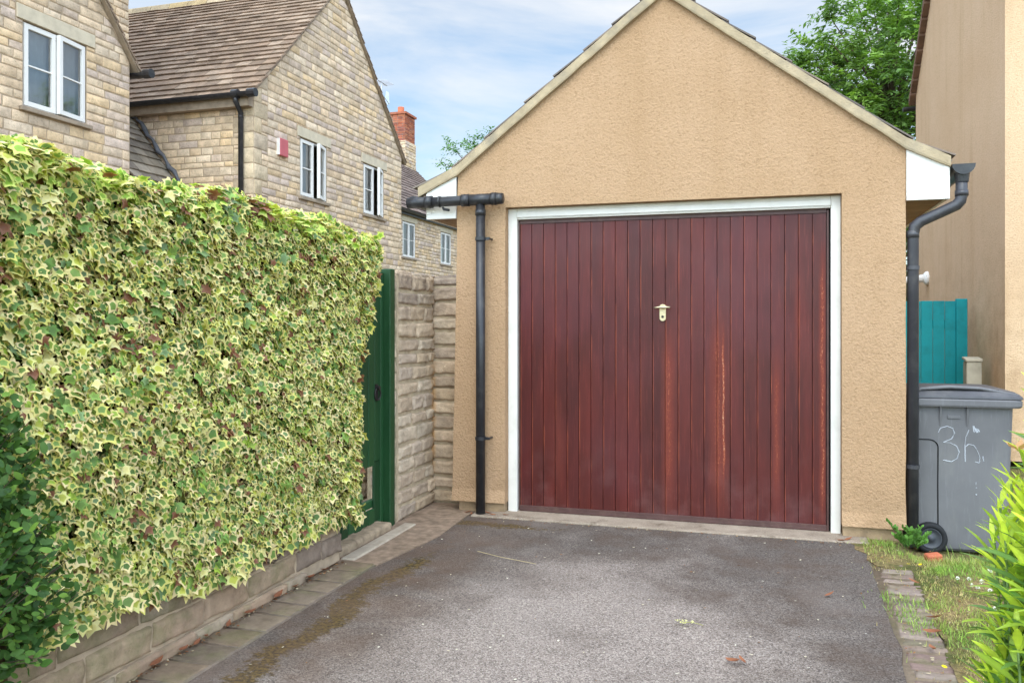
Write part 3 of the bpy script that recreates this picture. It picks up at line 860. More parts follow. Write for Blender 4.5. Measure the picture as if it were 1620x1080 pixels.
g.tube([(1.152, GY + .0, 2.29), (1.152, GY + .0, 2.215)], [.045, .038], 16)
g.build('side_gutter', 'black_upvc', gar)
g = MB()
g.tube([(1.150, GY, 2.25), (1.150, GY, 2.135), (1.142, GY, 2.10), (1.12, GY, 2.075), (.925, GY + .01, 1.985), (.892, GY + .015, 1.955), (.884, GY + .02, 1.90), (.882, GY + .02, .0)], .0335, 18)
g.tube([(1.150, GY, 2.165), (1.150, GY, 2.13)], .038, 18)
g.tube([(.882, GY + .02, 1.93), (.882, GY + .02, 1.885)], .0375, 18)
pipe2 = g.build('downpipe', 'grey_upvc', gar, smooth=True)
for zz in (1.70, .47):
    g = MB(); g.tube([(.882, GY + .02, zz - .012), (.882, GY + .02, zz + .012)], .039, 18); g.box(.842, .922, GY + .03, GY + .036, zz - .011, zz + .011)
    g.build('pipe_clip', 'grey_upvc', pipe2)

# ------------------------------------------------------------------ stone wall next to the garage (rock-faced)
PALW = [(.47, .345, .235), (.43, .32, .225), (.51, .38, .26), (.40, .305, .225), (.46, .335, .22), (.50, .39, .28)]
rnd = random.Random(21)
sw = thing('stone_wall', 'chunky rock-faced stone wall stub between green gate and garage', 'wall', (-2.5, 5.5, 0))
g = MB()
cr_, ln_ = (.092, .125), (.16, .42)
# side face (looks +x), runs away from the gate
g.stones((-2.395, 5.19, 0), (0, 1, 0), (1, 0, 0), .63, 1.71, rnd, PALW, course=cr_, length=(.17, .34), d=.015, gap=.020, grid=9, rough=.010, jit=.6)
# end face (looks -y) beside the post
g.stones((-2.60, 5.165, 0), (1, 0, 0), (0, -1, 0), .20, 1.69, rnd, PALW, course=cr_, length=(.3, .4), d=.008, gap=.016, grid=5, rough=.008)
# return face (looks -y) to the garage
g.stones((-2.42, 5.82, 0), (1, 0, 0), (0, -1, 0), .255, 1.70, rnd, PALW, course=cr_, length=(.26, .42), d=.017, gap=.020, grid=9, rough=.010, jit=.6)
g.stones((-2.62, 5.17, 1.700), (0, 1, 0), (0, 0, 1), .98, .23, rnd, PALW, V=(1, 0, 0), course=(.20, .23), length=(.2, .35), d=.02, gap=.015, grid=6, rough=.015)
g.stones((-2.42, 5.85, 1.700), (1, 0, 0), (0, 0, 1), .25, .2, rnd, PALW, V=(0, 1, 0), course=(.2, .2), length=(.2, .35), d=.02, gap=.015, grid=6, rough=.015)
g.build('stonework', 'rock_face', sw, smooth=True)
g = MB()
g.box(-2.62, -2.398, 5.175, 6.18, 0, 1.700); g.box(-2.397, -2.165, 5.828, 6.17, 0, 1.698)
g.build('mortar_core', 'pale_mortar', sw)

# ------------------------------------------------------------------ retaining wall under the hedge
rw = thing('retaining_wall', 'low brown stone retaining wall along the left of the driveway', 'wall', (-2.45, 2, 0))
g = MB(); rnd = random.Random(31)
PALG = [(.37, .25, .165), (.33, .235, .16), (.40, .285, .185), (.30, .22, .165), (.36, .27, .19)]
g.stones((-2.318, -1.0, .055), (0, 1, 0), (1, 0, 0), 5.24, .33, rnd, PALG, course=(.115, .135), length=(.24, .42), d=.012, gap=.013, grid=8, rough=.010)
g.stones((-2.300, -1.0, -.01), (0, 1, 0), (1, 0, 0), 4.85, .065, rnd, PALG, course=(.06, .07), length=(.25, .5), d=.006, gap=.010, grid=8, rough=.012)
g.stones((-2.318, 4.245, .0), (-1, 0, 0), (0, 1, 0), .22, .38, rnd, PALG, course=(.115, .135), length=(.2, .3), d=.008, gap=.012, grid=5, rough=.004)
g.build('stonework', 'garden_stone', rw, smooth=True)
g = MB(); g.box(-2.54, -2.322, -1, 4.24, -.05, .38); g.box(-2.33, -2.305, -1, 3.82, -.05, .052); g.build('mortar_core', 'mortar', rw)

# ------------------------------------------------------------------ gate
gate = thing('garden_gate', 'dark green boarded garden gate with a broken plank, behind the ivy hedge', 'gate', (-2.45, 4.6, 0))
g = MB(); rnd = random.Random(41)
y = 4.02; i = 0
while y < 4.985:
    w_ = .083
    z0 = .055 + rnd.uniform(-.006, .006); tp = 1.70 + rnd.uniform(-.01, .01)
    c = rnd.uniform(.8, 1.2); c = (c, c, c)
    x0 = -2.452 + rnd.uniform(-.002, .002)
    if 4.70 < y < 4.80 or 4.79 < y < 4.84:
        g.box(x0, x0 + .02, y, y + w_, .43 + (.0 if y < 4.78 else .0), tp, c); g.box(x0, x0 + .02, y, y + w_, z0, .15, c)
    elif y > 4.84 and y < 4.93:
        g.box(x0, x0 + .02, y, y + w_, .455, tp, c); g.box(x0 - .004, x0 + .014, y + .004, y + w_ - .002, z0, .452, mul(c, .8))
    else: g.box(x0, x0 + .02, y, y + w_, z0, tp, c)
    y += w_ + .006; i += 1
g.build('boards', 'green_paint', gate, bevel=.005)
for z0, z1 in ((.152, .20), (.85, .93), (1.52, 1.60)):
    g = MB(); g.box(-2.49, -2.4535, 4.02, 4.985, z0, z1); g.build('rail', 'green_paint', gate, bevel=.004)
g = MB(); g.box(-2.455, -2.38, 5.035, 5.11, .0, 1.72); g.box(-2.475, -2.43, 4.995, 5.034, .0, 1.70); g.build('gate_post', 'green_paint', gate, bevel=.006)
g = MB()
rc = (-2.425, 4.93, .905)
g.tube([(rc[0] + .004 + .006 * math.sin(t), rc[1] + .030 * math.sin(t), rc[2] - .012 - .038 * math.cos(t)) for t in [2 * math.pi * k / 18 for k in range(19)]], .0055, 8)
g.tube([(-2.432, rc[1], rc[2] + .03), (-2.405, rc[1], rc[2] + .03)], .014, 12); g.box(-2.4315, -2.426, rc[1] - .018, rc[1] + .018, rc[2] - .055, rc[2] + .055)
g.build('ring_handle', 'iron', gate, smooth=False)
g = MB(); rnd = random.Random(2)
vs = []
for s_, t_ in ((0, 0), (1, 0), (1, 1), (0, 1)): vs.append((-2.335 + .105 * s_, 4.25 + .98 * t_, .0))
g.box(-2.325, -2.235, 4.255, 5.14, -.04, .014)
tag(g.build('threshold_stone', 'kerb_stone', bevel=.012, seg=3), 'long pale kerb stone on the ground in front of the green gate', 'stone')
g = MB(); g.box(-2.52, -2.342, 4.26, 4.99, -.04, .052)
tag(g.build('step_stone', 'rough_slab', bevel=.02, seg=3), 'rough brown step slab directly under the green gate', 'stone')
# pale rubble stone seen through the broken plank
g = MB(); g.stones((-3.0, 5.2, 0), (0, 1, 0), (1, 0, 0), 1.1, .62, random.Random(8), [(.55, .50, .42), (.48, .43, .37)], course=(.12, .2), length=(.2, .4), d=.04, gap=.02, grid=8, rough=.03)
g.box(-3.25, -3.0, 5.2, 6.3, 0, .6, (.4, .36, .3))
tag(g.build('garden_wall', 'garden_stone', smooth=True), 'pale low rubble wall glimpsed through the broken gate plank', 'wall')

# ------------------------------------------------------------------ houses
PALH = [(.74, .545, .36), (.66, .50, .35), (.76, .57, .38), (.63, .475, .355), (.72, .52, .335), (.79, .61, .43), (.64, .49, .385), (.76, .54, .32)]
PALT = [(.25, .17, .115), (.285, .20, .14), (.21, .145, .10), (.31, .225, .16), (.265, .185, .13)]

def holed(g, o, U, V, N, W, H, holes, depth=.12):
    """flat wall sheet with openings and their reveals"""
    o, U, V, N = Vector(o), Vector(U), Vector(V), Vector(N)
    us = sorted(set([0, W] + [x for h in holes for x in h[:2]])); vs_ = sorted(set([0, H] + [x for h in holes for x in h[2:4]]))
    P = lambda u, v, n=0: o + U * u + V * v + N * n
    for a, b in zip(us[:-1], us[1:]):
        for c, d in zip(vs_[:-1], vs_[1:]):
            if any(h[0] <= a and b <= h[1] and h[2] <= c and d <= h[3] for h in holes): continue
            g.quad(P(a, c), P(b, c), P(b, d), P(a, d))
    for a, b, c, d in holes:
        g.quad(P(a, c), P(b, c), P(b, c, -depth), P(a, c, -depth)); g.quad(P(a, d), P(b, d), P(b, d, -depth), P(a, d, -depth))
        g.quad(P(a, c), P(a, d), P(a, d, -depth), P(a, c, -depth)); g.quad(P(b, c), P(b, d), P(b, d, -depth), P(b, c, -depth))

def sash(parent, o, U, N, w, h, curtain_side=None, bars=1):
    V = Vector((0, 0, 1)); o = Vector(o); U = Vector(U); N = Vector(N)
    g = MB(); f = .055
    g.obox(o, U, V, N, 0, f, 0, h, -.02, .03); g.obox(o, U, V, N, w - f, w, 0, h, -.02, .03)
    g.obox(o, U, V, N, f, w - f, 0, f, -.02, .029); g.obox(o, U, V, N, f, w - f, h - f, h, -.02, .029)
    for i in range(bars): 
        z = h * (i + 1) / (bars + 1); g.obox(o, U, V, N, f, w - f, z - .010, z + .010, -.012, .016)
    g.build('sash', 'white_upvc', parent, bevel=.003)
    g = MB(); P = lambda u, v: o + U * u + V * v
    g.quad(P(f, f), P(w - f, f), P(w - f, h - f), P(f, h - f))
    g.build('pane', 'glass', parent)

def window(root, o, U, N, w, h, open_l=0, open_r=0, curtain=(0, 1), lint=.12, sill=True, split=.5, grey_slot=True):
    """o = lower-left corner (seen from outside) on the wall face; U runs to the viewer's right"""
    V = Vector((0, 0, 1)); o = Vector(o); U = Vector(U); N = Vector(N)
    q = o - N * .05
    f = .035
    g = MB()
    g.obox(q, U, V, N, .004, f, .004, h - .004, -.05, .02); g.obox(q, U, V, N, w - f, w - .004, .004, h - .004, -.05, .02)
    g.obox(q, U, V, N, f, w - f, .004, f, -.05, .02); g.obox(q, U, V, N, f, w - f, h - f, h - .004, -.05, .02)
    m = w * split
    g.obox(q, U, V, N, m - .02, m + .02, f, h - f, -.05, .01)
    win = g.build('window', 'white_upvc', root, bevel=.003)
    ww = m - f + .012
    # left sash hinged on its left edge, right sash on its right edge
    a = R(open_l); U1 = (U * math.cos(a) + N * math.sin(a)); N1 = (N * math.cos(a) - U * math.sin(a))
    sash(win, q + U * (f - .012) + V * (f - .012) + N * .022, U1, N1, ww, h - 2 * f + .024)
    a = R(open_r); U2 = (U * math.cos(a) - N * math.sin(a)); N2 = (N * math.cos(a) + U * math.sin(a))
    hr = q + U * (w - f + .012) + V * (f - .012) + N * .022
    ww2 = w - m - f + .012
    sash(win, hr - U2 * ww2, U2, N2, ww2, h - 2 * f + .024)
    if curtain:
        g = MB(); n = 40; a0, a1 = curtain; vs = []
        for i in range(n + 1):
            u = w * (a0 + (a1 - a0) * i / n); d = -.045 + .008 * math.sin(i * 1.3)
            vs += [q + U * u + N * d, q + U * u + N * d + V * h]
        g.add(vs, [(2 * i, 2 * i + 2, 2 * i + 3, 2 * i + 1) for i in range(n)])
        g.build('curtain', 'curtain_cloth', win, smooth=True)
    if lint:
        g = MB(); g.obox(o, U, V, N, -.09, w + .13, h + .003, h + .003 + .17, -.05, .022); g.build('lintel', 'dressed_stone', win, bevel=.006)
    g = MB(); g.obox(o, U, V, N, -.06, w + .06, -.055, -.003, -.06, .055); g.build('sill', 'sill_stone', win, bevel=.008)
    g = MB(); g.obox(q, U, V, N, -.0, w, .0, .0038, -.05, .06); g.build('inner_sill', 'white_upvc', win)
    return win

def stone_house(root, xg, y0, y1, L, eave, ridge, wins, seed, stone_front=None, z_from=0.0, quoin=True, roofx=.07):
    """gable end looks +x at xg; walls at y0 (near) and y1 (far); ridge along x"""
    rnd = random.Random(seed); W = y1 - y0; ym = (y0 + y1) / 2
    slope = (ridge - eave) / (W / 2)
    top = lambda u: eave + (W / 2 - abs(u - W / 2)) * slope
    holes = [(a - y0, b - y0, c, d) for a, b, c, d in wins]
    g = MB()
    holed(g, (xg, y0, 0), (0, 1, 0), (0, 0, 1), (1, 0, 0), W, eave, holes)
    g.add([(xg, y0, eave), (xg, y1, eave), (xg, ym, ridge)], [(0, 1, 2)])
    g.quad((xg, y0, 0), (xg - L, y0, 0), (xg - L, y0, eave), (xg, y0, eave)); g.quad((xg, y1, 0), (xg - L, y1, 0), (xg - L, y1, eave), (xg, y1, eave))
    g.add([(xg - L, y0, 0), (xg - L, y1, 0), (xg - L, y1, eave), (xg - L, ym, ridge), (xg - L, y0, eave)], [(0, 1, 2, 3, 4)])
    g.build('mortar_wall', 'mortar', root)
    g = MB(); g.box(xg - 1.6, xg - 1.55, y0 + .02, y1 - .02, .5, eave - .1); g.box(xg - 1.55, xg - .02, y0 + .02, y1 - .02, 2.7, 2.75); g.build('room', 'room_plaster', root)
    g = MB()
    blk = holes + [(a - .10, b + .14, d - .0, d + .175) for a, b, c, d in holes]
    g.stones((xg, y0, 0), (0, 1, 0), (1, 0, 0), W, ridge, rnd, PALH, course=(.085, .135), length=(.16, .40), d=.008, gap=.011, grid=3, rough=.003,
             top=top, holes=blk, quoins=[(0, 0)] if quoin else [], z0=z_from)
    if stone_front:
        g.stones((xg - stone_front, y0, 0), (1, 0, 0), (0, -1, 0), stone_front, eave, rnd, PALH, course=(.085, .135), length=(.16, .40), d=.008, gap=.011, grid=3,
                 rough=.003, quoins=[(1, 1)] if quoin else [], z0=z_from)
    g.build('stonework', 'cotswold_stone', root, smooth=True)
    # roof slopes with an eaves overhang
    ov = .14
    g = MB()
    for s_ in (1, -1):
        ye = y0 - ov if s_ == 1 else y1 + ov
        ze = eave - ov * slope
        o = Vector((xg - L, ye, ze + .03)); V = Vector((0, ym - ye, ridge - ze)); Ls = V.length; V = V / Ls
        N = Vector((0, -V.z * s_, abs(V.y)))
        g.tiles(o, (1, 0, 0), V, N, L + roofx, Ls, rnd, PALT)
    g.build('roof', 'roof_tile', root)
    g = MB()
    for s_ in (1, -1):
        ye = y0 - ov if s_ == 1 else y1 + ov
        ze = eave - ov * slope
        g.quad((xg - L, ye, ze), (xg + roofx - .01, ye, ze), (xg + roofx - .01, ym, ridge), (xg - L, ym, ridge))
        t = .05
        g.prism([(xg + .012, ye, ze - .02), (xg + .012, ym, ridge - .02), (xg + .012, ym, ridge + .03), (xg + .012, ye, ze + .03)], (roofx - .03, 0, 0))
    g.build('verge', 'sill_stone', root)
    g = MB(); x = xg - L
    while x < xg + roofx - .05:
        x1 = min(xg + roofx, x + .43); k = rnd.uniform(.8, 1.2)
        g.prism([(x + .006, ym - .14, ridge - .08), (x + .006, ym - .07, ridge + .045), (x + .006, ym, ridge + .085), (x + .006, ym + .07, ridge + .045), (x + .006, ym + .14, ridge - .08)],
                (x1 - x - .012, 0, 0), (.42 * k, .33 * k, .21 * k) if rnd.random() < .7 else (.45, .33, .17))
        x = x1
    g.build('ridge_tiles', 'roof_tile', root)

# middle house
hb = thing('stone_house', 'large stone house with steep gable, brown tiled roof and red alarm box', 'house', (-10, 13.5, 0))
stone_house(hb, -7.37, 10.82, 16.13, 7.5, 4.90, 7.50, [(12.12, 12.99, 3.48, 4.46), (14.39, 15.27, 3.48, 4.46)], 101, stone_front=4.2, z_from=1.2)
window(hb, (-7.37, 12.12, 3.48), (0, 1, 0), (1, 0, 0), .87, .98, open_r=15, curtain=(.0, .62))
window(hb, (-7.37, 14.39, 3.48), (0, 1, 0), (1, 0, 0), .88, .98, open_r=17, curtain=(.0, .48))
g = MB(); g.trough((-13, 10.62, 4.79), (-7.24, 10.62, 4.80), .062, ends=(True, True)); g.tube([(-7.33, 10.62, 4.785), (-7.20, 10.62, 4.785)], .066, 12); g.tube([(-7.60, 10.62, 4.785), (-7.50, 10.62, 4.785)], .069, 12)
g.build('gutter', 'black_upvc', hb, smooth=False)
g = MB(); g.box(-13, -7.37, 10.685, 10.80, 4.62, 4.80); g.build('fascia_board', 'sill_stone', hb)
g = MB()
g.tube([(-7.55, 10.62, 4.75), (-7.55, 10.62, 4.68), (-7.555, 10.72, 4.58), (-7.56, 10.765, 4.54), (-7.56, 10.765, .2)], .036, 12); g.tube([(-7.56, 10.765, 4.50), (-7.56, 10.765, 4.46)], .041, 12)
g.build('downpipe', 'black_upvc', hb, smooth=True)
g = MB(); g.obox((-7.37, 11.44, 4.02), (0, 1, 0), (0, 0, 1), (1, 0, 0), .0, .24, .0, .28, .02, .062); g.build('alarm_box', 'alarm_red', hb, bevel=.015)
g = MB(); g.obox((-7.37, 11.425, 4.03), (0, 1, 0), (0, 0, 1), (1, 0, 0), .0, .014, .0, .26, .0, .055); g.build('alarm_box_back', 'white_upvc', hb)
g = MB()
g.tube([(-7.62, 15.70, 5.2), (-7.62, 15.70, 6.42)], .014, 8); g.tube([(-7.62, 15.55, 6.38), (-7.62, 15.95, 6.38)], .010, 8)
for k in range(7): g.tube([(-7.80, 15.58 + .055 * k, 6.38), (-7.44, 15.58 + .055 * k, 6.38)], .006, 6)
g.tube([(-7.62, 15.70, 6.15), (-7.62, 16.05, 6.02)], .009, 6)
for k in range(5): g.tube([(-7.62, 15.85 + .06 * k, 5.94 + .02 * k), (-7.62, 15.93 + .03 * k, 6.26)], .006, 6)
tag(g.build('tv_aerial', 'alu'), 'small metal television aerial poking above the far roof slope', 'aerial')

# near-left house: gable in front, taller block behind, low link roof
ha = thing('stone_house', 'nearer stone house at the left edge with a white casement window', 'house', (-10, 7, 0))
stone_house(ha, -8.30, 4.3, 9.305, 1.2, 4.93, 8.05, [(7.60, 8.55, 3.90, 4.91)], 202, z_from=1.0, quoin=False, roofx=.10)
window(ha, (-8.30, 7.60, 3.90), (0, 1, 0), (1, 0, 0), .95, 1.01, open_r=7, curtain=(.0, 1.0), split=.5)
g = MB(); rnd = random.Random(77)
g.stones((-8.78, 4.4, 0), (0, 1, 0), (1, 0, 0), 5.43, 9.5, rnd, PALH, course=(.085, .135), length=(.16, .40), d=.008, gap=.011, grid=3, rough=.003, quoins=[], z0=3.0)
g.build('stonework', 'cotswold_stone', ha, smooth=True)
g = MB(); g.box(-15, -8.785, 4.4, 9.825, 0, 9.5); g.build('rear_block', 'mortar', ha)
g = MB()
for s_ in (0, 1):
    g.quad((-8.6 if s_ else -15.2, 4.3, 9.4), (-8.6 if s_ else -15.2, 10.0, 9.4), (-12, 10.0, 12), (-12, 4.3, 12))
g.build('rear_roof', 'verge_tile', ha)
g = MB(); g.trough((-8.9, 9.43, 4.80), (-8.06, 9.43, 4.80), .06); g.tube([(-8.16, 9.43, 4.79), (-8.04, 9.43, 4.79)], .064, 12); g.build('gutter', 'black_upvc', ha)
g = MB()
V = Vector((-.62, 0, .80)).normalized(); N = Vector((.80, 0, .62)).normalized()
g.tiles(Vector((-8.58, 9.83, 3.31)), (0, 1, 0), V, N, .985, 2.2, rnd, [(.24, .20, .15), (.28, .235, .18), (.20, .165, .13)])
g.build('link_roof', 'roof_tile', ha)
g = MB(); g.box(-9.6, -8.72, 9.83, 10.815, 0, 3.3); g.build('link_wall', 'mortar', ha)
g = MB()
pts = [Vector((-8.55, 10.77, 3.33)) + V * (i * .11) + N * (.055 + .02 * math.sin(i * 2.1)) for i in range(19)]
g.tube(pts, [.032 + .010 * math.sin(i * 1.7) for i in range(19)], 8); g.box(-9.72, -9.50, 10.745, 10.80, 4.60, 4.78)
g.build('lead_flashing', 'lead', ha, smooth=True)

# far house beyond
hc = thing('stone_house', 'distant stone house with two small white windows, seen beside the garage gutter', 'house', (-13, 24, 0))
g = MB(); rnd = random.Random(303)
wc = [(23.06, 24.02, 3.40, 4.50), (26.15, 27.12, 3.40, 4.50)]
holed(g, (-10.5, 17.0, 0), (0, 1, 0), (0, 0, 1), (1, 0, 0), 12.3, 4.95, [(a - 17, b - 17, c, d) for a, b, c, d in wc])
g.quad((-10.5, 17, 0), (-15.8, 17, 0), (-15.8, 17, 4.95), (-10.5, 17, 4.95)); g.quad((-15.8, 17, 0), (-15.8, 29.3, 0), (-15.8, 29.3, 4.95), (-15.8, 17, 4.95))
g.add([(-10.5, 29.3, 0), (-15.8, 29.3, 0), (-15.8, 29.3, 4.95), (-13.15, 29.3, 7.55), (-10.5, 29.3, 4.95)], [(0, 1, 2, 3, 4)])
g.build('mortar_wall', 'mortar', hc)
g = MB(); g.box(-12.0, -11.95, 17.1, 29.2, .5, 4.8); g.build('room', 'room_plaster', hc)
g = MB(); g.stones((-10.5, 17, 0), (0, 1, 0), (1, 0, 0), 12.3, 4.93, rnd, PALH, course=(.085, .135), length=(.18, .42), d=.014, gap=.014, grid=2, rough=.003,
                   holes=[(a - 17, b - 17, c, d) for a, b, c, d in wc], z0=.9)
g.build('stonework', 'cotswold_stone', hc, smooth=True)
for a, b, c, d in wc: window(hc, (-10.5, a, c), (0, 1, 0), (1, 0, 0), b - a, d - c, curtain=(0, .42))
g = MB(); V = Vector((-2.65, 0, 2.6)); Lr = V.length
g.tiles((-10.36, 17, 4.84), (0, 1, 0), V, (2.6, 0, 2.65), 12.4, Lr + .2, rnd, [(.175, .125, .105), (.20, .15, .125), (.15, .11, .095)], expo=(.16, .2))
g.tiles((-15.94, 17, 4.84), (0, 1, 0), (2.65, 0, 2.6), (-2.6, 0, 2.65), 12.4, Lr + .2, rnd, PALT, expo=(.3, .4), width=(.3, .5))
g.build('roof', 'roof_tile', hc)
g = MB(); g.trough((-10.33, 17, 4.80), (-10.33, 29.3, 4.80), .06); g.box(-10.42, -10.39, 17, 29.3, 4.68, 4.84); g.build('gutter', 'black_upvc', hc)
g = MB(); 
for s_, (o, U, N, W_) in enumerate((((-13.50, 28.35, 8.2), (1, 0, 0), (0, -1, 0), .70), ((-12.80, 28.35, 8.2), (0, 1, 0), (1, 0, 0), .9))):
    g.stones(o, U, N, W_, 1.0, rnd, [(.42, .13, .07), (.36, .10, .055), (.47, .17, .09), (.30, .10, .07)], course=(.065, .07), length=(.19, .21), d=.006, gap=.012, grid=2, rough=.002)
g.box(-13.49, -12.81, 28.36, 29.24, 8.19, 9.19, (.33, .25, .2)); g.box(-13.56, -12.74, 28.29, 29.3, 9.19, 9.27, (.36, .12, .07))
ch = g.build('chimney', 'chimney_brick', hc)
g = MB(); g.stones((-12.77, 28.32, 7.0), (0, 1, 0), (1, 0, 0), .96, 1.2, rnd, PALH, grid=2); g.stones((-13.53, 28.32, 7.0), (1, 0, 0), (0, -1, 0), .76, 1.2, rnd, PALH, grid=2)
g.box(-13.52, -12.78, 28.33, 29.27, 7.0, 8.19, (.36, .3, .22)); g.build('chimney_base', 'cotswold_stone', hc)
g = MB(); g.tube([(-13.15, 28.75, 9.27), (-13.15, 28.75, 9.35), (-13.15, 28.75, 9.55)], [.15, .125, .12], 14); g.build('chimney_pot', 'terracotta', hc, smooth=True)

# neighbour on the right
hd = thing('rendered_house', 'tall peach rendered house on the right with dark verge tiles', 'house', (5, 11.8, 0))
NX, NY0, NY1 = 2.28, 9.26, 14.3; ym = (NY0 + NY1) / 2
g = MB()
g.add([(NX, NY0, 0), (NX, NY1, 0), (NX, NY1, 4.93), (NX, ym, 7.2), (NX, NY0, 4.93)], [(4, 3, 2, 1, 0)])
g.quad((NX, NY0, 0), (11, NY0, 0), (11, NY0, 4.93), (NX, NY0, 4.93)); g.quad((NX, NY1, 0), (11, NY1, 0), (11, NY1, 4.93), (NX, NY1, 4.93)); g.quad((11, NY0, 0), (11, NY1, 0), (11, NY1, 6), (11, NY0, 6))
g.build('wall', 'render_peach', hd)
g = MB()
for s_ in (0, 1):
    ye = NY0 - .15 if s_ == 0 else NY1 + .12; n = 14
    for i in range(n):
        a, b = i / n, (i + 1) / n - .008
        A = Vector((NX - .085, ye + (ym - ye) * a, 4.84 + (7.2 - 4.84) * a)); B = Vector((NX - .085, ye + (ym - ye) * b, 4.84 + (7.2 - 4.84) * b))
        k = .02
        g.prism([A + Vector((0, 0, -.03)), B + Vector((0, 0, -.045)), B + Vector((0, 0, .085)), A + Vector((0, 0, .105))], (.10, 0, 0))
g.build('verge_tiles', 'verge_tile', hd, bevel=.006)
g = MB()
for s_ in (0, 1):
    ye = NY0 - .15 if s_ == 0 else NY1 + .12
    V = Vector((0, ym - ye, 7.2 - 4.84)); N = Vector((0, -V.z if s_ == 0 else V.z, abs(V.y)))
    g.tiles((NX + .02, ye, 4.90), (1, 0, 0), V, N, 8.8, V.length, random.Random(9), [(.15, .085, .06), (.18, .10, .07)], expo=(.25, .27), width=(.3, .32))
g.build('roof', 'roof_tile', hd)
g = MB(); g.trough((NX - .16, NY1 + .17, 4.80), (11, NY1 + .17, 4.80), .06); g.build('gutter', 'black_upvc', hd)
g = MB()
g.tube([(NX, 13.3, 2.02), (NX - .03, 13.3, 2.02)], [.10, .10], 18); g.tube([(NX - .03, 13.3, 2.02), (NX - .06, 13.3, 2.02)], [.10, .065], 18); g.tube([(NX - .06, 13.3, 2.02), (NX - .32, 13.3, 1.99)], [.058, .05], 18)
g.build('outlet_pipe', 'white_upvc', hd, smooth=False)

# teal gate panel and short post
tf = thing('fence_panel', 'teal boarded fence panel between the garage and the right house', 'fence', (1.6, 10.5, 0))
g = MB(); x = .86; rnd = random.Random(4)
while x < 2.10:
    g.box(x, x + .121, 10.49 + rnd.uniform(0, .003), 10.51, .05, 1.615 + .004 * rnd.random()); x += .124
g.build('boards', 'teal_paint', tf, bevel=.004)
g = MB(); g.box(2.085, 2.20, 10.455, 10.53, 0, 1.64); g.box(.86, 2.08, 10.515, 10.56, 1.3, 1.4); g.box(.86, 2.08, 10.515, 10.56, .3, .4); g.build('frame', 'teal_paint', tf, bevel=.006)
g = MB(); g.box(2.035, 2.18, 9.72, 9.88, 0, .955); g.prism([(2.025, 9.71, .9555), (2.19, 9.71, .9555), (2.19, 9.89, .975), (2.025, 9.89, .975)], (0, 0, .03))
tag(g.build('stone_post', 'post_stone', bevel=.008), 'short square stone post in front of the teal fence', 'post')

# ------------------------------------------------------------------ wheelie bin
bn = thing('wheelie_bin', 'grey wheelie bin with chalk number 36 beside the garage downpipe', 'bin', (1.16, 5.7, 0))
def loft(rings, caps=True):
    g = MB(); n = len(rings[0]); vs = [p for r in rings for p in r]
    fs = [(i * n + j, i * n + (j + 1) % n, (i + 1) * n + (j + 1) % n, (i + 1) * n + j) for i in range(len(rings) - 1) for j in range(n)]
    if caps: fs += [tuple(range(n))[::-1], tuple((len(rings) - 1) * n + j for j in range(n))]
    g.add(vs, fs); return g
def rrect(x0, x1, y0, y1, z, r, sz=0.0):
    pts = []
    for cx, cy, a0 in ((x1 - r, y0 + r, -90), (x1 - r, y1 - r, 0), (x0 + r, y1 - r, 90), (x0 + r, y0 + r, 180)):
        for k in range(6):
            a = R(a0 + 90 * k / 5); pts.append((cx + r * math.cos(a), cy + r * math.sin(a), z + sz * (cx + r * math.cos(a))))
    return pts
BY0, BY1 = 5.42, 5.92
rings = [rrect(.895, 1.378, BY0 + .045, BY1 - .04, .012, .03), rrect(.890, 1.386, BY0 + .030, BY1 - .03, .03, .04), rrect(.90, 1.410, BY0, BY1, .86, .045)]
g = loft(rings); body = g.build('body', 'bin_plastic', bn, smooth=False, bevel=.003)
g = loft([rrect(.875, 1.440, BY0 - .03, BY1 + .02, .855, .05), rrect(.870, 1.448, BY0 - .034, BY1 + .024, .865, .05), rrect(.870, 1.448, BY0 - .034, BY1 + .024, .893, .05), rrect(.88, 1.44, BY0 - .028, BY1 + .02, .900, .05)])
g.build('rim', 'bin_plastic', bn, smooth=False)
g = loft([rrect(.875, 1.455, BY0 - .030, BY1 + .022, .901, .05), rrect(.880, 1.45, BY0 - .026, BY1 + .018, .918, .05), rrect(.900, 1.42, BY0 + .0, BY1 - .01, .942, .05, -.00),
          rrect(.94, 1.36, BY0 + .05, BY1 - .06, .958, .05, -.0)])
lid = g.build('lid', 'bin_lid', bn, smooth=False, bevel=.006)
g = loft([rrect(.955, 1.34, BY0 + .010, BY0 + .05, .935, .012), rrect(.96, 1.34, BY0 + .012, BY0 + .05, .954, .012)]); g.build('lid_recess', 'dark_void', lid)
g = MB()
g.tube([(.93, BY0 + .0, .925), (.96, BY0 + .0, .955), (1.10, BY0 + .015, .967), (1.25, BY0 + .015, .961), (1.43, BY0 + .0, .925)], [.008, .010, .011, .010, .008], 10); g.build('lid_grip', 'bin_plastic', lid, smooth=True)
# ribs and moulded panel line on the near side
def bside(x, z):      # y of near face at height z
    return BY0 - .0015 + .030 * (1 - (z - .03) / .83)
g = MB()
for rx in (1.055, 1.185):
    g.prism([(rx - .006, bside(0, .86) - .018, .86), (rx + .006, bside(0, .86) - .018, .86), (rx + .006, bside(0, .74) + .001, .74), (rx - .006, bside(0, .74) + .001, .74)], (0, .03, 0))
g.box(1.09, 1.15, bside(0, .80) - .004, bside(0, .80) + .01, .785, .803)
g.build('rib', 'bin_plastic', bn, bevel=.002)
g = MB()
path = [(.915, .66)] + [(1.00, .66)] + [(1.00 + .045 * math.sin(R(a)), .615 + .045 * math.cos(R(a))) for a in (15, 30, 45, 60, 75, 90)] + [(1.045, .4), (1.048, .1)]
g.tube([(x, bside(x, z) + .0005, z) for x, z in path], .0032, 6)
g.build('panel_line', 'dark_void', bn, smooth=True)
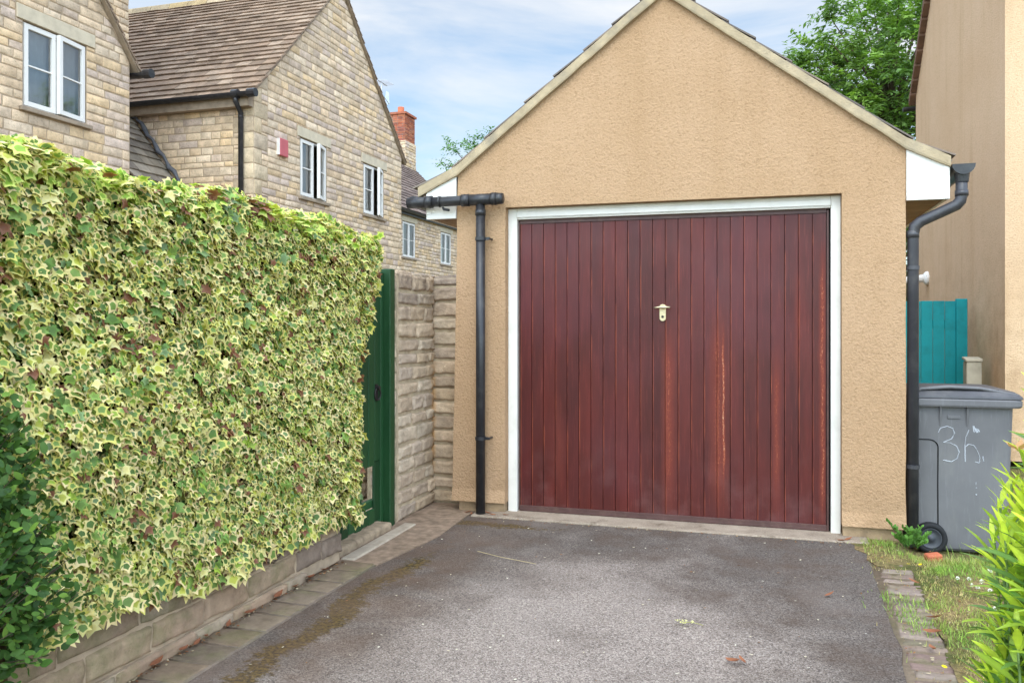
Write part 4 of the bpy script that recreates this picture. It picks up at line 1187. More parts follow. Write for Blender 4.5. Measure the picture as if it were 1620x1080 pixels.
# chalk 36
g = MB(); rnd = random.Random(6)
def chalk(pts, r0=.0021):
    out = []
    for i in range(len(pts) - 1):
        for k in range(6):
            t = k / 6; out.append((pts[i][0] * (1 - t) + pts[i + 1][0] * t + rnd.uniform(-.0006, .0006), pts[i][1] * (1 - t) + pts[i + 1][1] * t))
    out.append(pts[-1])
    prev = []
    for q in range(0, len(out) - 1, 3):
        seg_ = out[q:q + 4]
        pass
        for dx in (-.0013, .0016):
            if dx > 0 and rnd.random() < .35: continue
            g.tube([(x + dx, bside(x, z) + .0005, z) for x, z in seg_], r0 * rnd.uniform(.3, .6), 5)
def P(u, v):   # writing laid out in bin units: 0..1 across the pair of digits
    return (1.045 + u * .20, .735 - v * .20)
three = [P(0, .16), P(.06, .03), P(.22, -.03), P(.36, .03), P(.40, .18), P(.33, .33), P(.13, .44), P(.30, .45), P(.45, .54), P(.52, .72), P(.46, .90), P(.32, 1.0), P(.18, .98)]
six = [P(.74, .06), P(.68, .25), P(.655, .50), P(.65, .75), P(.66, .98), P(.66, .55), P(.74, .47), P(.86, .50), P(.96, .66), P(1.02, .85), P(.99, 1.0), P(.90, .97)]
chalk(three); chalk(six)
chalk([P(.13, .96), P(.30, .985)], .003)
for k in range(7): chalk([P(.84 + .02 * k, -.05 + .015 * k + rnd.uniform(-.03, .03)), P(.86 + .022 * k, .14 + rnd.uniform(-.04, .02))])
chalk([P(.93, 1.56), P(.93, 1.64)]); chalk([P(.935, 1.70), P(.935, 1.73)]); chalk([P(.925, 1.90), P(.935, 1.93)], .004); chalk([P(1.08, .80), P(1.10, .95)])
g.build('chalk_number', 'chalk', bn)
wh = MB(); wc_ = (1.006, BY0 - .005, .090)
def disc(g, c, prof_, seg=28):
    vs = []; n = len(prof_)
    for j in range(seg):
        a = 2 * math.pi * j / seg
        for (yy, r_) in prof_: vs.append((c[0] + .93 * r_ * math.cos(a), c[1] + yy, c[2] + r_ * math.sin(a)))
    g.add(vs, [(j * n + i, j * n + i + 1, ((j + 1) % seg) * n + i + 1, ((j + 1) % seg) * n + i) for j in range(seg) for i in range(n - 1)])
disc(wh, wc_, [(-.005, .058), (-.018, .062), (-.020, .080), (-.012, .088), (.02, .090), (.03, .082), (.03, .05)])
wheel = wh.build('wheel', 'rubber', bn, smooth=True)
wh = MB(); disc(wh, wc_, [(-.016, .0), (-.016, .014), (-.008, .018), (-.004, .040), (-.012, .053), (-.016, .0585), (-.005, .060)]); wh.build('hub_cap', 'wheel_plastic', wheel, smooth=True)
wh = MB(); disc(wh, (1.006, BY1 + .0, .090), [(.02, .0), (.02, .080), (.012, .089), (-.02, .090), (-.03, .09), (-.03, .0)]); wh.build('wheel', 'rubber', bn, smooth=True)

bn.location = (1.173, 6.028, -.081); bn.scale = (1.157, 1.1, 1.077)
g = MB(); g.box(-.045, .045, -.03, .03, .0, .045)
bk = g.build('brick_fragment', 'terracotta', bevel=.012, seg=3); bk.location = (.955, 5.40, -.045); bk.rotation_euler = (R(4), R(-5), R(18))
tag(bk, 'broken piece of red brick lying by the bin wheel', 'brick')

# ------------------------------------------------------------------ ivy hedge
ivy_out = [(0, 0), (.20, -.13), (.44, -.06), (.36, .20), (.62, .46), (.26, .55), (0, 1.0), (-.26, .55), (-.62, .46), (-.36, .20), (-.44, -.06), (-.20, -.13)]
cen = np.array([0, .34])
n_ = len(ivy_out)
def ivyz(x, y): return -.22 * abs(x) - .12 * (y - .3) ** 2
tv = [(0, .34, 0.02)]
inner = [cen + (np.array(p) - cen) * s for p, s in zip(ivy_out, (.72, .54, .48, .72, .50, .70, .50, .70, .50, .72, .48, .54))]
tv += [(p[0], p[1], ivyz(*p)) for p in inner] + [(p[0], p[1], ivyz(*p)) for p in inner] + [(p[0], p[1], ivyz(*p) - .02) for p in ivy_out]
tf_ = [(0, 1 + i, 1 + (i + 1) % n_) for i in range(n_)] + [(1 + n_ + i, 1 + 2 * n_ + i, 1 + 2 * n_ + (i + 1) % n_, 1 + n_ + (i + 1) % n_) for i in range(n_)]
tf_ = [f[::-1] for f in tf_]
HX = -2.26
def hface(y, z):      # x of the hedge's face
    b = .06 * noise.noise(Vector((y * 1.1, z * 1.2, 0))) + .022 * noise.noise(Vector((y * 3.4, z * 3.4, 5)))
    b += -.10 * max(0, (z - 1.75) / .25) ** 2 - .05 * max(0, (.6 - z) / .5)
    return HX + b + .05
def htop(y): return 1.93 + .05 * noise.noise(Vector((y * 1.7, 0, 3))) + .02 * noise.noise(Vector((y * 6, 0, 3))) - .08 * max(0, (y - 3.9) / .6)
def hend(z):
    t = min(1, max(0, (z - 1.05) / .6)); return 4.28 + .22 * t * t * (3 - 2 * t) + .03 * noise.noise(Vector((z * 2.9, 4, 0))) + .03 * noise.noise(Vector((z * 7, 4, 0)))
def hbot(y): return .27 + .09 * max(0, min(1, (3.2 - y) / .9)) + .05 * noise.noise(Vector((y * 2.4, 8, 0))) + .035 * noise.noise(Vector((y * 7, 8, 0))) + (.0 if y < 4.2 else -.0)
rr = random.Random(55)
P_, T_, N_, S_ = [], [], [], []
def addleaf(p, nrm, s, droop=1.0):
    t = Vector((rr.gauss(0, .35), rr.gauss(0, .55), -droop + rr.gauss(0, .35)))
    nn = (Vector(nrm).normalized() + Vector((rr.gauss(0, .38), rr.gauss(0, .45), rr.gauss(.32, .42)))).normalized()
    t = t - nn * t.dot(nn)
    if t.length < .05: t = Vector((0, 1, 0))
    P_.append(tuple(p)); T_.append(tuple(t)); N_.append(tuple(nn)); S_.append(s)
for i in range(36000):
    y = rr.uniform(1.0, 4.62); z = rr.uniform(.2, 2.0)
    if z > htop(y) or z < hbot(y) or y > hend(z): continue
    d = rr.random() ** 1.6 * .085
    hole = noise.noise(Vector((y * 6, z * 6, 21)))
    if hole < -.54 and rr.random() < .6: continue
    cl = .03 * noise.noise(Vector((y * 9, z * 9, 33)))
    addleaf((hface(y, z) - d + cl + .015, y, z), (1, 0, .0), rr.uniform(.016, .037) * (1.35 if rr.random() < .12 else 1))
for i in range(3600):      # top
    y = rr.uniform(1.0, 4.5); x = rr.uniform(-2.95, -2.18); zt = htop(y) - .06 * max(0, (x + 2.45) / .3) ** 2
    addleaf((x, y, zt + rr.uniform(-.05, .02)), (.3, 0, 1), rr.uniform(.03, .052), .3)
for i in range(2300):      # far end
    z = rr.uniform(.45, 1.9); x = rr.uniform(-2.9, -2.2)
    addleaf((x, hend(z) + rr.uniform(-.06, .02), z), (.2, 1, 0), rr.uniform(.03, .052))
for i in range(1700):       # rounded far corner
    z = rr.uniform(.35, 1.88); a = rr.uniform(0, math.pi / 2)
    addleaf((hface(4.4, z) - .12 + .12 * math.cos(a), hend(z) - .10 + .10 * math.sin(a), z), (math.cos(a), math.sin(a), 0), rr.uniform(.03, .055))
for i in range(420):       # stray drooping skirt
    y = rr.uniform(1.2, 4.35); addleaf((hface(y, .35) + rr.uniform(-.03, .02), y, hbot(y) + rr.uniform(-.03, .06)), (1, 0, -.1), rr.uniform(.035, .058))
k = len(P_)
P_, T_, N_, S_ = map(np.array, (P_, T_, N_, S_))
cc = np.zeros((k, len(tv), 3), dtype=np.float32)
ga = np.array([[.17, .265, .06], [.115, .20, .045], [.22, .33, .07], [.17, .25, .10], [.28, .38, .05]])
gm = np.array([[.72, .64, .22], [.66, .63, .20], [.80, .68, .30], [.60, .58, .13]])
gi = ga[rs.choice(5, k, p=[.3, .25, .2, .15, .1])] * rs.uniform(.65, 1.2, (k, 1)); mi = gm[rs.choice(4, k)] * rs.uniform(.78, 1.12, (k, 1)) * np.array([1.04, .97, 1.10])
yg = rs.rand(k)
young = yg < .09; gi[young] = np.array([.52, .52, .08]) * rs.uniform(.8, 1.15, (young.sum(), 1)); mi[young] = np.array([.70, .66, .24])
allg = (yg > .09) & (yg < .22); mi[allg] = gi[allg] * 1.3
brown = (yg > .965) | (np.array([noise.noise(Vector((a_[1] * 5, a_[2] * 5, 71))) for a_ in P_]) > .52) & (yg > .55)
yel = (yg > .22) & (yg < .27); gi[yel] = np.array([.72, .62, .24]); mi[yel] = np.array([.74, .66, .30]); gi[brown] = np.array([.20, .075, .035]); mi[brown] = np.array([.24, .11, .06])
# fresher growth along the top
tp_ = (P_[:, 2] > 1.78) & (rs.rand(k) < .35) & ~brown
gi[tp_] = np.array([.30, .46, .06]) * rs.uniform(.8, 1.2, (tp_.sum(), 1)); mi[tp_] = np.array([.60, .66, .16])
cc[:, :1 + n_] = gi[:, None]; cc[:, 1 + n_:] = mi[:, None]
cc[:, 0] *= .85
hedge = thing('ivy_hedge', 'tall clipped hedge of variegated green and cream ivy on the low wall', 'hedge', (-2.55, 2.8, .3))
sc3 = np.stack([S_ * rs.uniform(.85, 1.15, k), S_, S_ * rs.uniform(.3, 1.6, k)], 1) * 1.25
scatter('ivy_leaves', tv, tf_, P_, frames(T_, N_), sc3, cc, 'ivy_leaf', hedge)
g = MB(); nyy, nzz = 60, 26; vs = []
for j in range(nyy + 1):
    y = .8 + 3.62 * j / nyy
    for i in range(nzz + 1):
        t = i / nzz; z = .38 + (min(htop(y), 1.93) - .10 - .38) * t
        vs.append((min(hface(y, z) - .105, -2.30), min(y, hend(z) - .08), z))
for j in range(nyy + 1):
    y = .8 + 3.62 * j / nyy; vs.append((-2.95, min(y, 4.3), htop(y) - .08)); 
for j in range(nyy + 1):
    vs.append((-2.95, min(.8 + 3.62 * j / nyy, 4.3), .38))
m1 = nzz + 1; b1 = (nyy + 1) * m1; fs = []
for j in range(nyy):
    for i in range(nzz): fs.append((j * m1 + i, (j + 1) * m1 + i, (j + 1) * m1 + i + 1, j * m1 + i + 1))
    fs.append((j * m1 + nzz, (j + 1) * m1 + nzz, b1 + j + 1, b1 + j)); fs.append((b1 + j, b1 + j + 1, b1 + nyy + 1 + j + 1, b1 + nyy + 1 + j)); fs.append((j * m1, b1 + nyy + 1 + j, b1 + nyy + 1 + j + 1, (j + 1) * m1))
fs.append(tuple(nyy * m1 + i for i in range(m1)) + (b1 + nyy, b1 + nyy + 1 + nyy))
g.add(vs, fs); g.build('branch_core', 'hedge_core', hedge)
g = MB()
for i in range(70):
    y = rr.uniform(1.3, 4.3); z = rr.uniform(.4, 1.7); x = hface(y, z) - .07
    pts = [(x, y, z)]
    for q in range(4): y += rr.uniform(-.06, .06); z += rr.uniform(-.02, .08); pts.append((hface(y, min(z, 1.8)) - rr.uniform(.03, .08), y, z))
    g.tube(pts, .0035, 5)
g.tube([(-2.29, 3.35, .30), (-2.285, 3.42, .22), (-2.285, 3.52, .19), (-2.285, 3.62, .23), (-2.29, 3.70, .31)], .005, 6)
g.build('stems', 'bark', hedge, smooth=True)

# ------------------------------------------------------------------ privet bush, lower left
oval = [(0, 0), (.22, .2), (.27, .5), (.17, .82), (0, 1.0), (-.17, .82), (-.27, .5), (-.22, .2)]
ov_v = [(0, .5, 0)] + [(p[0], p[1], -.25 * abs(p[0]) + .02) for p in oval]
ov_v[1] = (0, 0, 0); ov_v[5] = (0, 1, -.08)
ov_f = [(0, 1 + (i + 1) % 8, 1 + i) for i in range(8)]
ov_f = [f[::-1] for f in ov_f]
bush = thing('privet_bush', 'dark green small-leaved bush at the lower left in front of the ivy', 'bush', (-2.18, 1.55, .3))
Pp, Tt, Nn_, Ss = [], [], [], []
g = MB()
for i in range(330):
    a = rr.uniform(-2.2, 1.4); hz_ = rr.uniform(.36, 1.22)
    rad = .30 * math.sin(min(1, max(.05, (1.30 - hz_) / .9)) * math.pi / 2) ** .8 * rr.uniform(.45, 1.05)
    tip = Vector((-2.16 + rad * math.cos(a) * .75, 1.80 + rad * math.sin(a) * 1.1, hz_))
    base = Vector((-2.26, 1.80 + rad * math.sin(a) * .6, max(.3, hz_ - .25)))
    if i % 3 == 0: g.tube([base, (base + tip) / 2 + Vector((0, 0, .02)), tip], [.003, .002, .001], 5)
    d = (tip - base).normalized()
    for k_ in range(9):
        p = tip - d * (.022 * k_) + Vector((rr.gauss(0, .008), rr.gauss(0, .008), rr.gauss(0, .008)))
        s_ = Vector((rr.gauss(0, 1), rr.gauss(0, 1), rr.gauss(0, .7))).normalized()
        t = (d * .5 + s_).normalized(); nn = Vector((rr.gauss(.5, .4), rr.gauss(-.3, .4), rr.gauss(.6, .3)))
        Pp.append(tuple(p)); Tt.append(tuple(t)); Nn_.append(tuple(nn)); Ss.append(rr.uniform(.022, .040))
g.build('twigs', 'bark', bush)
Pp, Tt, Nn_, Ss = map(np.array, (Pp, Tt, Nn_, Ss)); k = len(Pp)
pc = np.array([[.050, .11, .020], [.075, .15, .026], [.036, .085, .018], [.15, .26, .04]])[rs.choice(4, k, p=[.35, .3, .25, .1])] * rs.uniform(.75, 1.25, (k, 1))
scatter('leaves', ov_v, ov_f, Pp, frames(Tt, Nn_), Ss * 1.1, np.repeat(pc[:, None], len(ov_v), 1), 'privet_leaf', bush)
g = MB(); vs = []; 
for i in range(9):
    for j in range(14):
        a = 2 * math.pi * j / 14; z = .2 + .95 * i / 8; q = .17 * math.sin(min(1, (1.22 - z) / .9) * math.pi / 2)
        vs.append((-2.22 + q * math.cos(a) * .7, 1.78 + q * math.sin(a) * 1.0, z))
g.add(vs, [(i * 14 + j, i * 14 + (j + 1) % 14, (i + 1) * 14 + (j + 1) % 14, (i + 1) * 14 + j) for i in range(8) for j in range(14)]); g.build('branch_core', 'hedge_core', bush)

# ------------------------------------------------------------------ bright laurel-like shrub, lower right
lan = [(0, 0), (.05, .2), (.088, .45), (.075, .7), (.035, .9), (0, 1.0), (-.035, .9), (-.075, .7), (-.088, .45), (-.05, .2)]
lz = lambda y: -.30 * y * y + .10 * y
lv = [(0, 0, 0), (0, .2, lz(.2)), (0, .45, lz(.45)), (0, .7, lz(.7)), (0, .9, lz(.9)), (0, 1, lz(1))]
lv += [(s_ * x, y, lz(y) + .25 * x) for s_ in (1, -1) for x, y in ((.05, .2), (.088, .45), (.075, .7), (.035, .9))]
lf = [(0, 6, 1), (1, 6, 7, 2), (2, 7, 8, 3), (3, 8, 9, 4), (4, 9, 5), (0, 1, 10), (1, 2, 11, 10), (2, 3, 12, 11), (3, 4, 13, 12), (4, 5, 13)]
sh = thing('leafy_shrub', 'bright yellow-green long-leaved shrub at the right edge of the picture', 'bush', (.98, 2.25, 0))
g = MB(); Pp, Tt, Nn_, Ss, Cc = [], [], [], [], []
rr = random.Random(91)
SC = Vector((.855, 2.39, 0))
for i in range(125):
    a = rr.uniform(0, 2 * math.pi); 
    if i % 3: a = rr.uniform(R(120), R(250))
    hh = rr.uniform(.25, 1.30) if i > 9 else rr.uniform(1.1, 1.38)
    rmax = (.29 if hh < .95 else .29 - .18 * (hh - .95) / .43)
    rad = rmax * rr.uniform(.35, 1.0) if i > 9 else rr.uniform(.02, .16)
    tip = SC + Vector((rad * math.cos(a), rad * math.sin(a) * 1.2, hh))
    base = SC + Vector((.12 * math.cos(a), .12 * math.sin(a), 0))
    mid = base.lerp(tip, .55) + Vector((.05 * math.cos(a), .05 * math.sin(a), -.03))
    g.tube([base, mid, tip], [.007, .005, .003], 6, (.20, .30, .08))
    d = (tip - mid).normalized()
    nl = rr.randint(17, 26)
    for q in range(nl):
        f = q / nl; p = mid.lerp(tip, 1 - f * .75)
        ph = q * 2.4 + i
        side = Vector((math.cos(ph), math.sin(ph), 0)); side = (side - d * side.dot(d)).normalized()
        t = (d * (1.0 - f * .75) + side * (.35 + .75 * f) + Vector((0, 0, .15 - .25 * f))).normalized()
        nn = Vector((side.x * -.35, side.y * -.35, 1.0)) + Vector((rr.gauss(0, .25), rr.gauss(0, .25), 0))
        Pp.append(tuple(p)); Tt.append(tuple(t)); Nn_.append(tuple(nn)); Ss.append(rr.uniform(.085, .140) * (.65 if f < .15 else 1))
        old = f > .6 or (f > .3 and rr.random() < .25)
        c = (.14, .25, .06) if old and rr.random() < .5 else ((.38, .52, .06) if old or rr.random() < .35 else (.62, .72, .07))
        kx = rr.uniform(.8, 1.2); Cc.append(tuple(x * kx for x in c))
g.build('stems', 'laurel_leaf', sh, smooth=True)
Pp, Tt, Nn_, Ss, Cc = map(np.array, (Pp, Tt, Nn_, Ss, Cc)); k = len(Pp)
lc = np.repeat(Cc[:, None], len(lv), 1); lc[:, 1:6] *= np.array([1.15, 1.15, 1.15])
scatter('leaves', lv, lf, Pp, frames(Tt, Nn_), np.stack([Ss * rs.uniform(.85, 1.3, k), Ss, Ss * rs.uniform(.4, 1.5, k)], 1), lc, 'laurel_leaf', sh, smooth=True)
g = MB()
for z_, r_, n2 in ((0, .012, 5),):
    pass
vs = []
bc = Vector((.60, 2.32, 1.04))
pet = []
for q in range(5):
    a = 2 * math.pi * q / 5
    e = Vector((math.cos(a), math.sin(a) * .6, .5)).normalized(); s_ = Vector((-math.sin(a), math.cos(a), 0))
    g.add([bc, bc + e * .018 + s_ * .010, bc + e * .034 + Vector((0, 0, .004)), bc + e * .018 - s_ * .010], [(0, 1, 2, 3)], (.55, .30, .16))
g.build('withered_flower', 'petal', sh)

# ------------------------------------------------------------------ grass, weeds, flowers
bl_v = [(-.5, 0, 0), (.5, 0, 0), (.32, .12, .5), (-.32, .12, .5), (0, .42, 1.0)]
bl_f = [(0, 1, 2, 3), (3, 2, 4)]
def blades(name, n, area, hgt, seed, label=None, dens=None, tall=None):
    r2 = random.Random(seed); P2, H2, C2 = [], [], []
    while len(P2) < n:
        x = r2.uniform(area[0], area[1]); y = r2.uniform(area[2], area[3])
        m = noise.noise(Vector((x * 2.4, y * 2.4, 11))) + .5 * noise.noise(Vector((x * 7, y * 7, 2)))
        if dens and r2.random() > dens(x, y, m): continue
        P2.append((x, y, .004 + gz(x, y))); grn = max(0, min(1, .40 + 1.7 * m + (.35 if y > 4.6 and x > .95 else 0) + r2.gauss(0, .25)))
        h_ = r2.uniform(*hgt) * (.75 + .8 * grn)
        if tall: h_ *= tall(x, y)
        H2.append(h_)
        a = np.array([.50, .39, .17]) if r2.random() < .8 else np.array([.34, .23, .10]); b = np.array([.20, .33, .055])
        if r2.random() < .2: b = np.array([.36, .50, .09])
        C2.append((a * (1 - grn) + b * grn) * r2.uniform(.7, 1.25))
    P2 = np.array(P2); H2 = np.array(H2); C2 = np.array(C2); k = len(P2)
    a = rs.uniform(0, 2 * math.pi, k); ln = rs.uniform(.0, 1.6, k)
    Z = np.stack([np.cos(a) * ln * .5, np.sin(a) * ln * .5, np.ones(k)], 1); Z /= np.linalg.norm(Z, axis=1, keepdims=True)
    Y = np.stack([np.cos(a), np.sin(a), np.zeros(k)], 1); X = np.cross(Y, Z); X /= np.linalg.norm(X, axis=1, keepdims=True); Y = np.cross(Z, X)
    Rm = np.stack([X, Y, Z], 2)
    return scatter(name, bl_v, bl_f, P2, Rm, np.stack([np.full(k, .0028) * rs.uniform(.7, 1.4, k), H2 * .8, H2], 1), np.repeat(C2[:, None], 5, 1), 'grass_blade')
def dn(x, y, m):
    v = .75 + .5 * m
    xe = x - (y - 5) * .046
    if xe < .79: v *= .40 if m > .22 else .05
    if xe < .585: v *= .06
    return v
o = blades('grass', 52000, (.45, 2.6, 2.3, 5.55), (.010, .026), 5, dens=dn, tall=lambda x, y: 2.0 if (y > 5.15 and x > .9) else 1.0)
o['kind'] = 'stuff'; o['label'] = 'short patchy green and straw coloured grass beside the driveway'
o = blades('grass', 9000, (.95, 5, 5.3, 9.2), (.03, .06), 6); o['kind'] = 'stuff'; o['label'] = 'longer green grass behind and under the bin'
o = blades('grass', 1500, (.57, .95, 4.9, 5.60), (.012, .03), 8, dens=lambda x, y, m: .3 + m); o['kind'] = 'stuff'; o['label'] = 'thin grass tufts at the garage corner'

# weed against the downpipe
wd = thing('weed', 'leafy green weed growing at the foot of the right downpipe', 'weed', (.86, 5.50, 0))
Pp, Tt, Nn_, Ss = [], [], [], []; g = MB(); rr = random.Random(17)
for i in range(16):
    a = rr.uniform(0, 2 * math.pi); L = rr.uniform(.07, .19); d = Vector((.45 * math.cos(a), .3 * math.sin(a) - .1, 1)).normalized()
    b = Vector((.86 + rr.uniform(-.05, .03), 5.50 + rr.uniform(-.04, .03), 0)); pts = [b + d * L * t + Vector((.03 * math.cos(a), .02 * math.sin(a), -.02)) * t * t for t in (0, .33, .66, 1)]
    g.tube(pts, .0015, 5, (.10, .20, .04))
    for q in range(14):
        t = .2 + .8 * q / 14; p = b + d * L * t + Vector((.03 * math.cos(a), .02 * math.sin(a), -.02)) * t * t
        s_ = 1 if q % 2 else -1; tt = Vector((-math.sin(a) * s_, math.cos(a) * s_ * .6, .5)) + d * .4
        Pp.append(tuple(p)); Tt.append(tuple(tt)); Nn_.append((rr.gauss(0, .4), -.7, .7)); Ss.append(rr.uniform(.02, .034))
g.build('stems', 'grass_blade', wd)
Pp, Tt, Nn_, Ss = map(np.array, (Pp, Tt, Nn_, Ss)); k = len(Pp)
scatter('leaves', ov_v, ov_f, Pp, frames(Tt, Nn_), Ss, np.repeat((np.array([.09, .20, .03]) * rs.uniform(.7, 1.3, (k, 1)))[:, None], len(ov_v), 1), 'grass_blade', wd)

# clover heads: white flowers dotted over the lawn
def clover():
    g = MB(); r2 = random.Random(3)
    for i in range(26):
        z = 1 - 1.6 * i / 26; a = i * 2.4; q = math.sqrt(max(.05, 1 - z * z)); c = Vector((q * math.cos(a), q * math.sin(a), z)) * .0085
        n = c.normalized(); t = n.cross(Vector((.1, .2, 1))).normalized(); b = n.cross(t)
        g.add([c * .5 + Vector((0, 0, .04)), c + t * .0022 + Vector((0, 0, .04)), c * 1.25 + Vector((0, 0, .04)), c - t * .0022 + Vector((0, 0, .04))], [(0, 1, 2, 3)], (.86, .86, .80))
    return g
cl = clover().build('clover_flower', 'petal'); st = MB(); st.tube([(0, 0, 0), (.001, 0, .038)], .0011, 5, (.15, .3, .05)); 
tag(cl, 'tiny white clover head in the grass beside the driveway', 'flower', 'white clover heads in the lawn')
sto = st.build('stem', 'grass_blade', cl)
rr = random.Random(23); spots = []
pxs = [(1.02, 4.75), (1.07, 4.55), (.98, 4.62), (1.20, 4.50), (.95, 3.62), (1.00, 3.55), (1.08, 3.72), (1.05, 3.45), (.98, 3.42), (1.12, 3.50), (1.16, 3.38), (1.10, 3.30), (1.02, 3.30), (1.18, 3.62)]
for i in range(60):
    if i < len(pxs): x, y = pxs[i]
    else:
        y = rr.uniform(2.9, 5.0); x = rr.uniform(.92, 1.5)
    spots.append((x, y))
for i, (x, y) in enumerate(spots):
    if i == 0: c = cl
    else:
        c = cl.copy(); COL.objects.link(c); s2 = sto.copy(); COL.objects.link(s2); s2.parent = c; s2.matrix_parent_inverse = Matrix.Identity(4)
    c.location = (x, y, rr.uniform(.0, .014)); c.rotation_euler = (rr.uniform(-.4, .4), rr.uniform(-.4, .4), rr.uniform(0, 6)); s_ = rr.uniform(.9, 1.35); c.scale = (s_, s_, s_)
sto.matrix_parent_inverse = Matrix.Identity(4)
g = MB()
for i in range(7):
    a = 2 * math.pi * i / 7; e = Vector((math.cos(a), math.sin(a), .25)); s_ = Vector((-math.sin(a), math.cos(a), 0))
    g.add([Vector((0, 0, .03)), Vector((0, 0, .03)) + e * .008 + s_ * .004, Vector((0, 0, .03)) + e * .012, Vector((0, 0, .03)) + e * .008 - s_ * .004], [(0, 1, 2, 3)], (.75, .58, .02))
yf = g.build('yellow_flower', 'petal'); tag(yf, 'tiny yellow flower in the grass beside the driveway', 'flower', 'yellow flowers in the lawn')
for i, (x, y) in enumerate([(.76, 5.0), (.83, 5.02), (1.14, 4.80), (1.16, 4.70), (1.23, 4.74), (1.18, 4.35), (1.24, 4.28), (1.15, 4.08), (1.30, 4.12), (1.0, 3.0), (.66, 3.55), (1.22, 4.0)]):
    c = yf if i == 0 else yf.copy()
    if i: COL.objects.link(c)
    c.location = (x, y, 0); c.rotation_euler = (rr.uniform(-.3, .3), rr.uniform(-.3, .3), i)

# fallen leaves: curled blades
def fallen():
    g = MB(); vs = []
    for i in range(7):
        t = i / 6; w_ = .012 * math.sin(math.pi * min(.97, t + .03)) + .0005
        for s_ in (-1, 0, 1): vs.append((s_ * w_, (t - .5) * .07, .004 + .010 * (t - .5) ** 2 * 4 + abs(s_) * .006 * math.sin(math.pi * t)))
    g.add(vs, [(i * 3 + k_, i * 3 + k_ + 1, (i + 1) * 3 + k_ + 1, (i + 1) * 3 + k_) for i in range(6) for k_ in range(2)], (.26, .10, .05)); return g
fl = fallen().build('fallen_leaf', 'dead_leaf', smooth=True)
lab = {'wall': ('rust-brown dead leaf lying at the foot of the retaining wall', 'dead leaves along the retaining wall'),
       'drive': ('rust-brown dead leaf lying on the grey tarmac', 'dead leaves on the driveway'),
       'verge': ('curled orange dead leaf lying on the right brick edging', 'dead leaves on the right brick edging'),
       'door': ('brown dead leaf blown against the foot of the garage', 'dead leaves at the garage wall')}
fs_ = [(-2.27, 3.30 + .0, 'wall'), (-2.28, 3.0, 'wall'), (-2.27, 2.93, 'wall'), (-2.28, 3.55, 'wall'), (-2.275, 3.15, 'wall'), (-2.28, 3.85, 'wall'), (-2.28, 2.7, 'wall'), (-2.275, 2.85, 'wall'), (-2.28, 4.0, 'wall'), (-2.275, 3.7, 'wall'),
       (-.115, 3.40, 'drive'), (-.085, 3.42, 'drive'), (.31, 4.38, 'drive'),
       (.74, 4.70, 'verge'), (.70, 3.95, 'verge'), (.74, 4.15, 'verge'), (.66, 3.75, 'verge'),
       (-1.83, 5.53, 'door'), (-1.98, 5.52, 'door'), (-1.74, 5.55, 'door'), (-2.02, 5.56, 'door'), (.46, 5.50, 'door'), (.50, 5.54, 'door'), (-1.88, 5.57, 'door')]
for i, (x, y, kd) in enumerate(fs_):
    c = fl if i == 0 else fl.copy()
    if i: COL.objects.link(c)
    c.location = (x, y, .018 if kd in ('wall', 'verge') else .010); c.rotation_euler = (rr.uniform(-.3, .3), rr.uniform(-.3, .3), rr.uniform(-.5, .5) if kd == 'wall' else rr.uniform(0, 6)); s_ = rr.uniform(.7, 1.25) * (.8 if kd == 'door' else 1); c.scale = (s_, s_, s_)
    tag(c, lab[kd][0], 'leaf', lab[kd][1])
# litter crumbs: tiny bits nobody could count
r2 = random.Random(12); Pp = []; cols = []
for i in range(900):
    q = r2.random()
    if q < .35: x, y = -2.285 + abs(r2.gauss(0, .018)), r2.uniform(1.5, 4.2)
    elif q < .55: x, y = r2.uniform(.55, .95), r2.uniform(3, 5.5)
    elif q < .8: x, y = r2.uniform(-2.1, .5), 5.46 + r2.gauss(0, .03)
    else: x, y = r2.uniform(-2.0, .5), r2.uniform(2.4, 5.4)
    Pp.append((x, y, .012 if q < .55 else .006)); cols.append(r2.choice([(.20, .08, .035), (.12, .06, .03), (.42, .34, .22), (.28, .14, .06)]) if q < .8 else r2.choice([(.6, .54, .44), (.45, .38, .28), (.2, .1, .05)]))
Pp = np.array(Pp); k = len(Pp); a = rs.uniform(0, 6.28, k)
Tt = np.stack([np.cos(a), np.sin(a), rs.uniform(-.2, .3, k)], 1); Nn_ = np.stack([rs.normal(0, .3, k), rs.normal(0, .3, k), np.ones(k)], 1)
o = scatter('leaf_litter', ov_v, ov_f, Pp, frames(Tt, Nn_), rs.uniform(.006, .018, k), np.repeat(np.array(cols)[:, None], len(ov_v), 1), 'dead_leaf'); o['kind'] = 'stuff'; o['label'] = 'fine brown leaf litter and chips'

# a dried straw, a fallen sprig and a twig on the tarmac
g = MB(); g.tube([(-1.62, 4.62, .012), (-1.45, 4.53, .016), (-1.22, 4.47, .012)], .0018, 5, (.46, .36, .20))
tag(g.build('straw', 'dead_leaf'), 'thin dry straw lying on the tarmac in front of the door', 'straw')
g = MB(); rr = random.Random(61); c0 = Vector((-.36, 3.78, .012))
g.tube([c0, c0 + Vector((.05, .01, .004)), c0 + Vector((.10, -.005, .0))], .0015, 5, (.40, .38, .14))
for i in range(26):
    p = c0 + Vector((rr.uniform(-.02, .05), rr.gauss(0, .012), rr.uniform(0, .012))); a = rr.uniform(0, 6.3); e = Vector((math.cos(a), math.sin(a), .3)) * .010; q = Vector((-e.y, e.x, .002)) * .5
    g.add([p, p + e * .5 + q, p + e, p + e * .5 - q], [(0, 1, 2, 3)], (.62, .58, .26))
tag(g.build('fallen_sprig', 'petal'), 'small pale yellow sprig fallen in the middle of the tarmac', 'sprig')

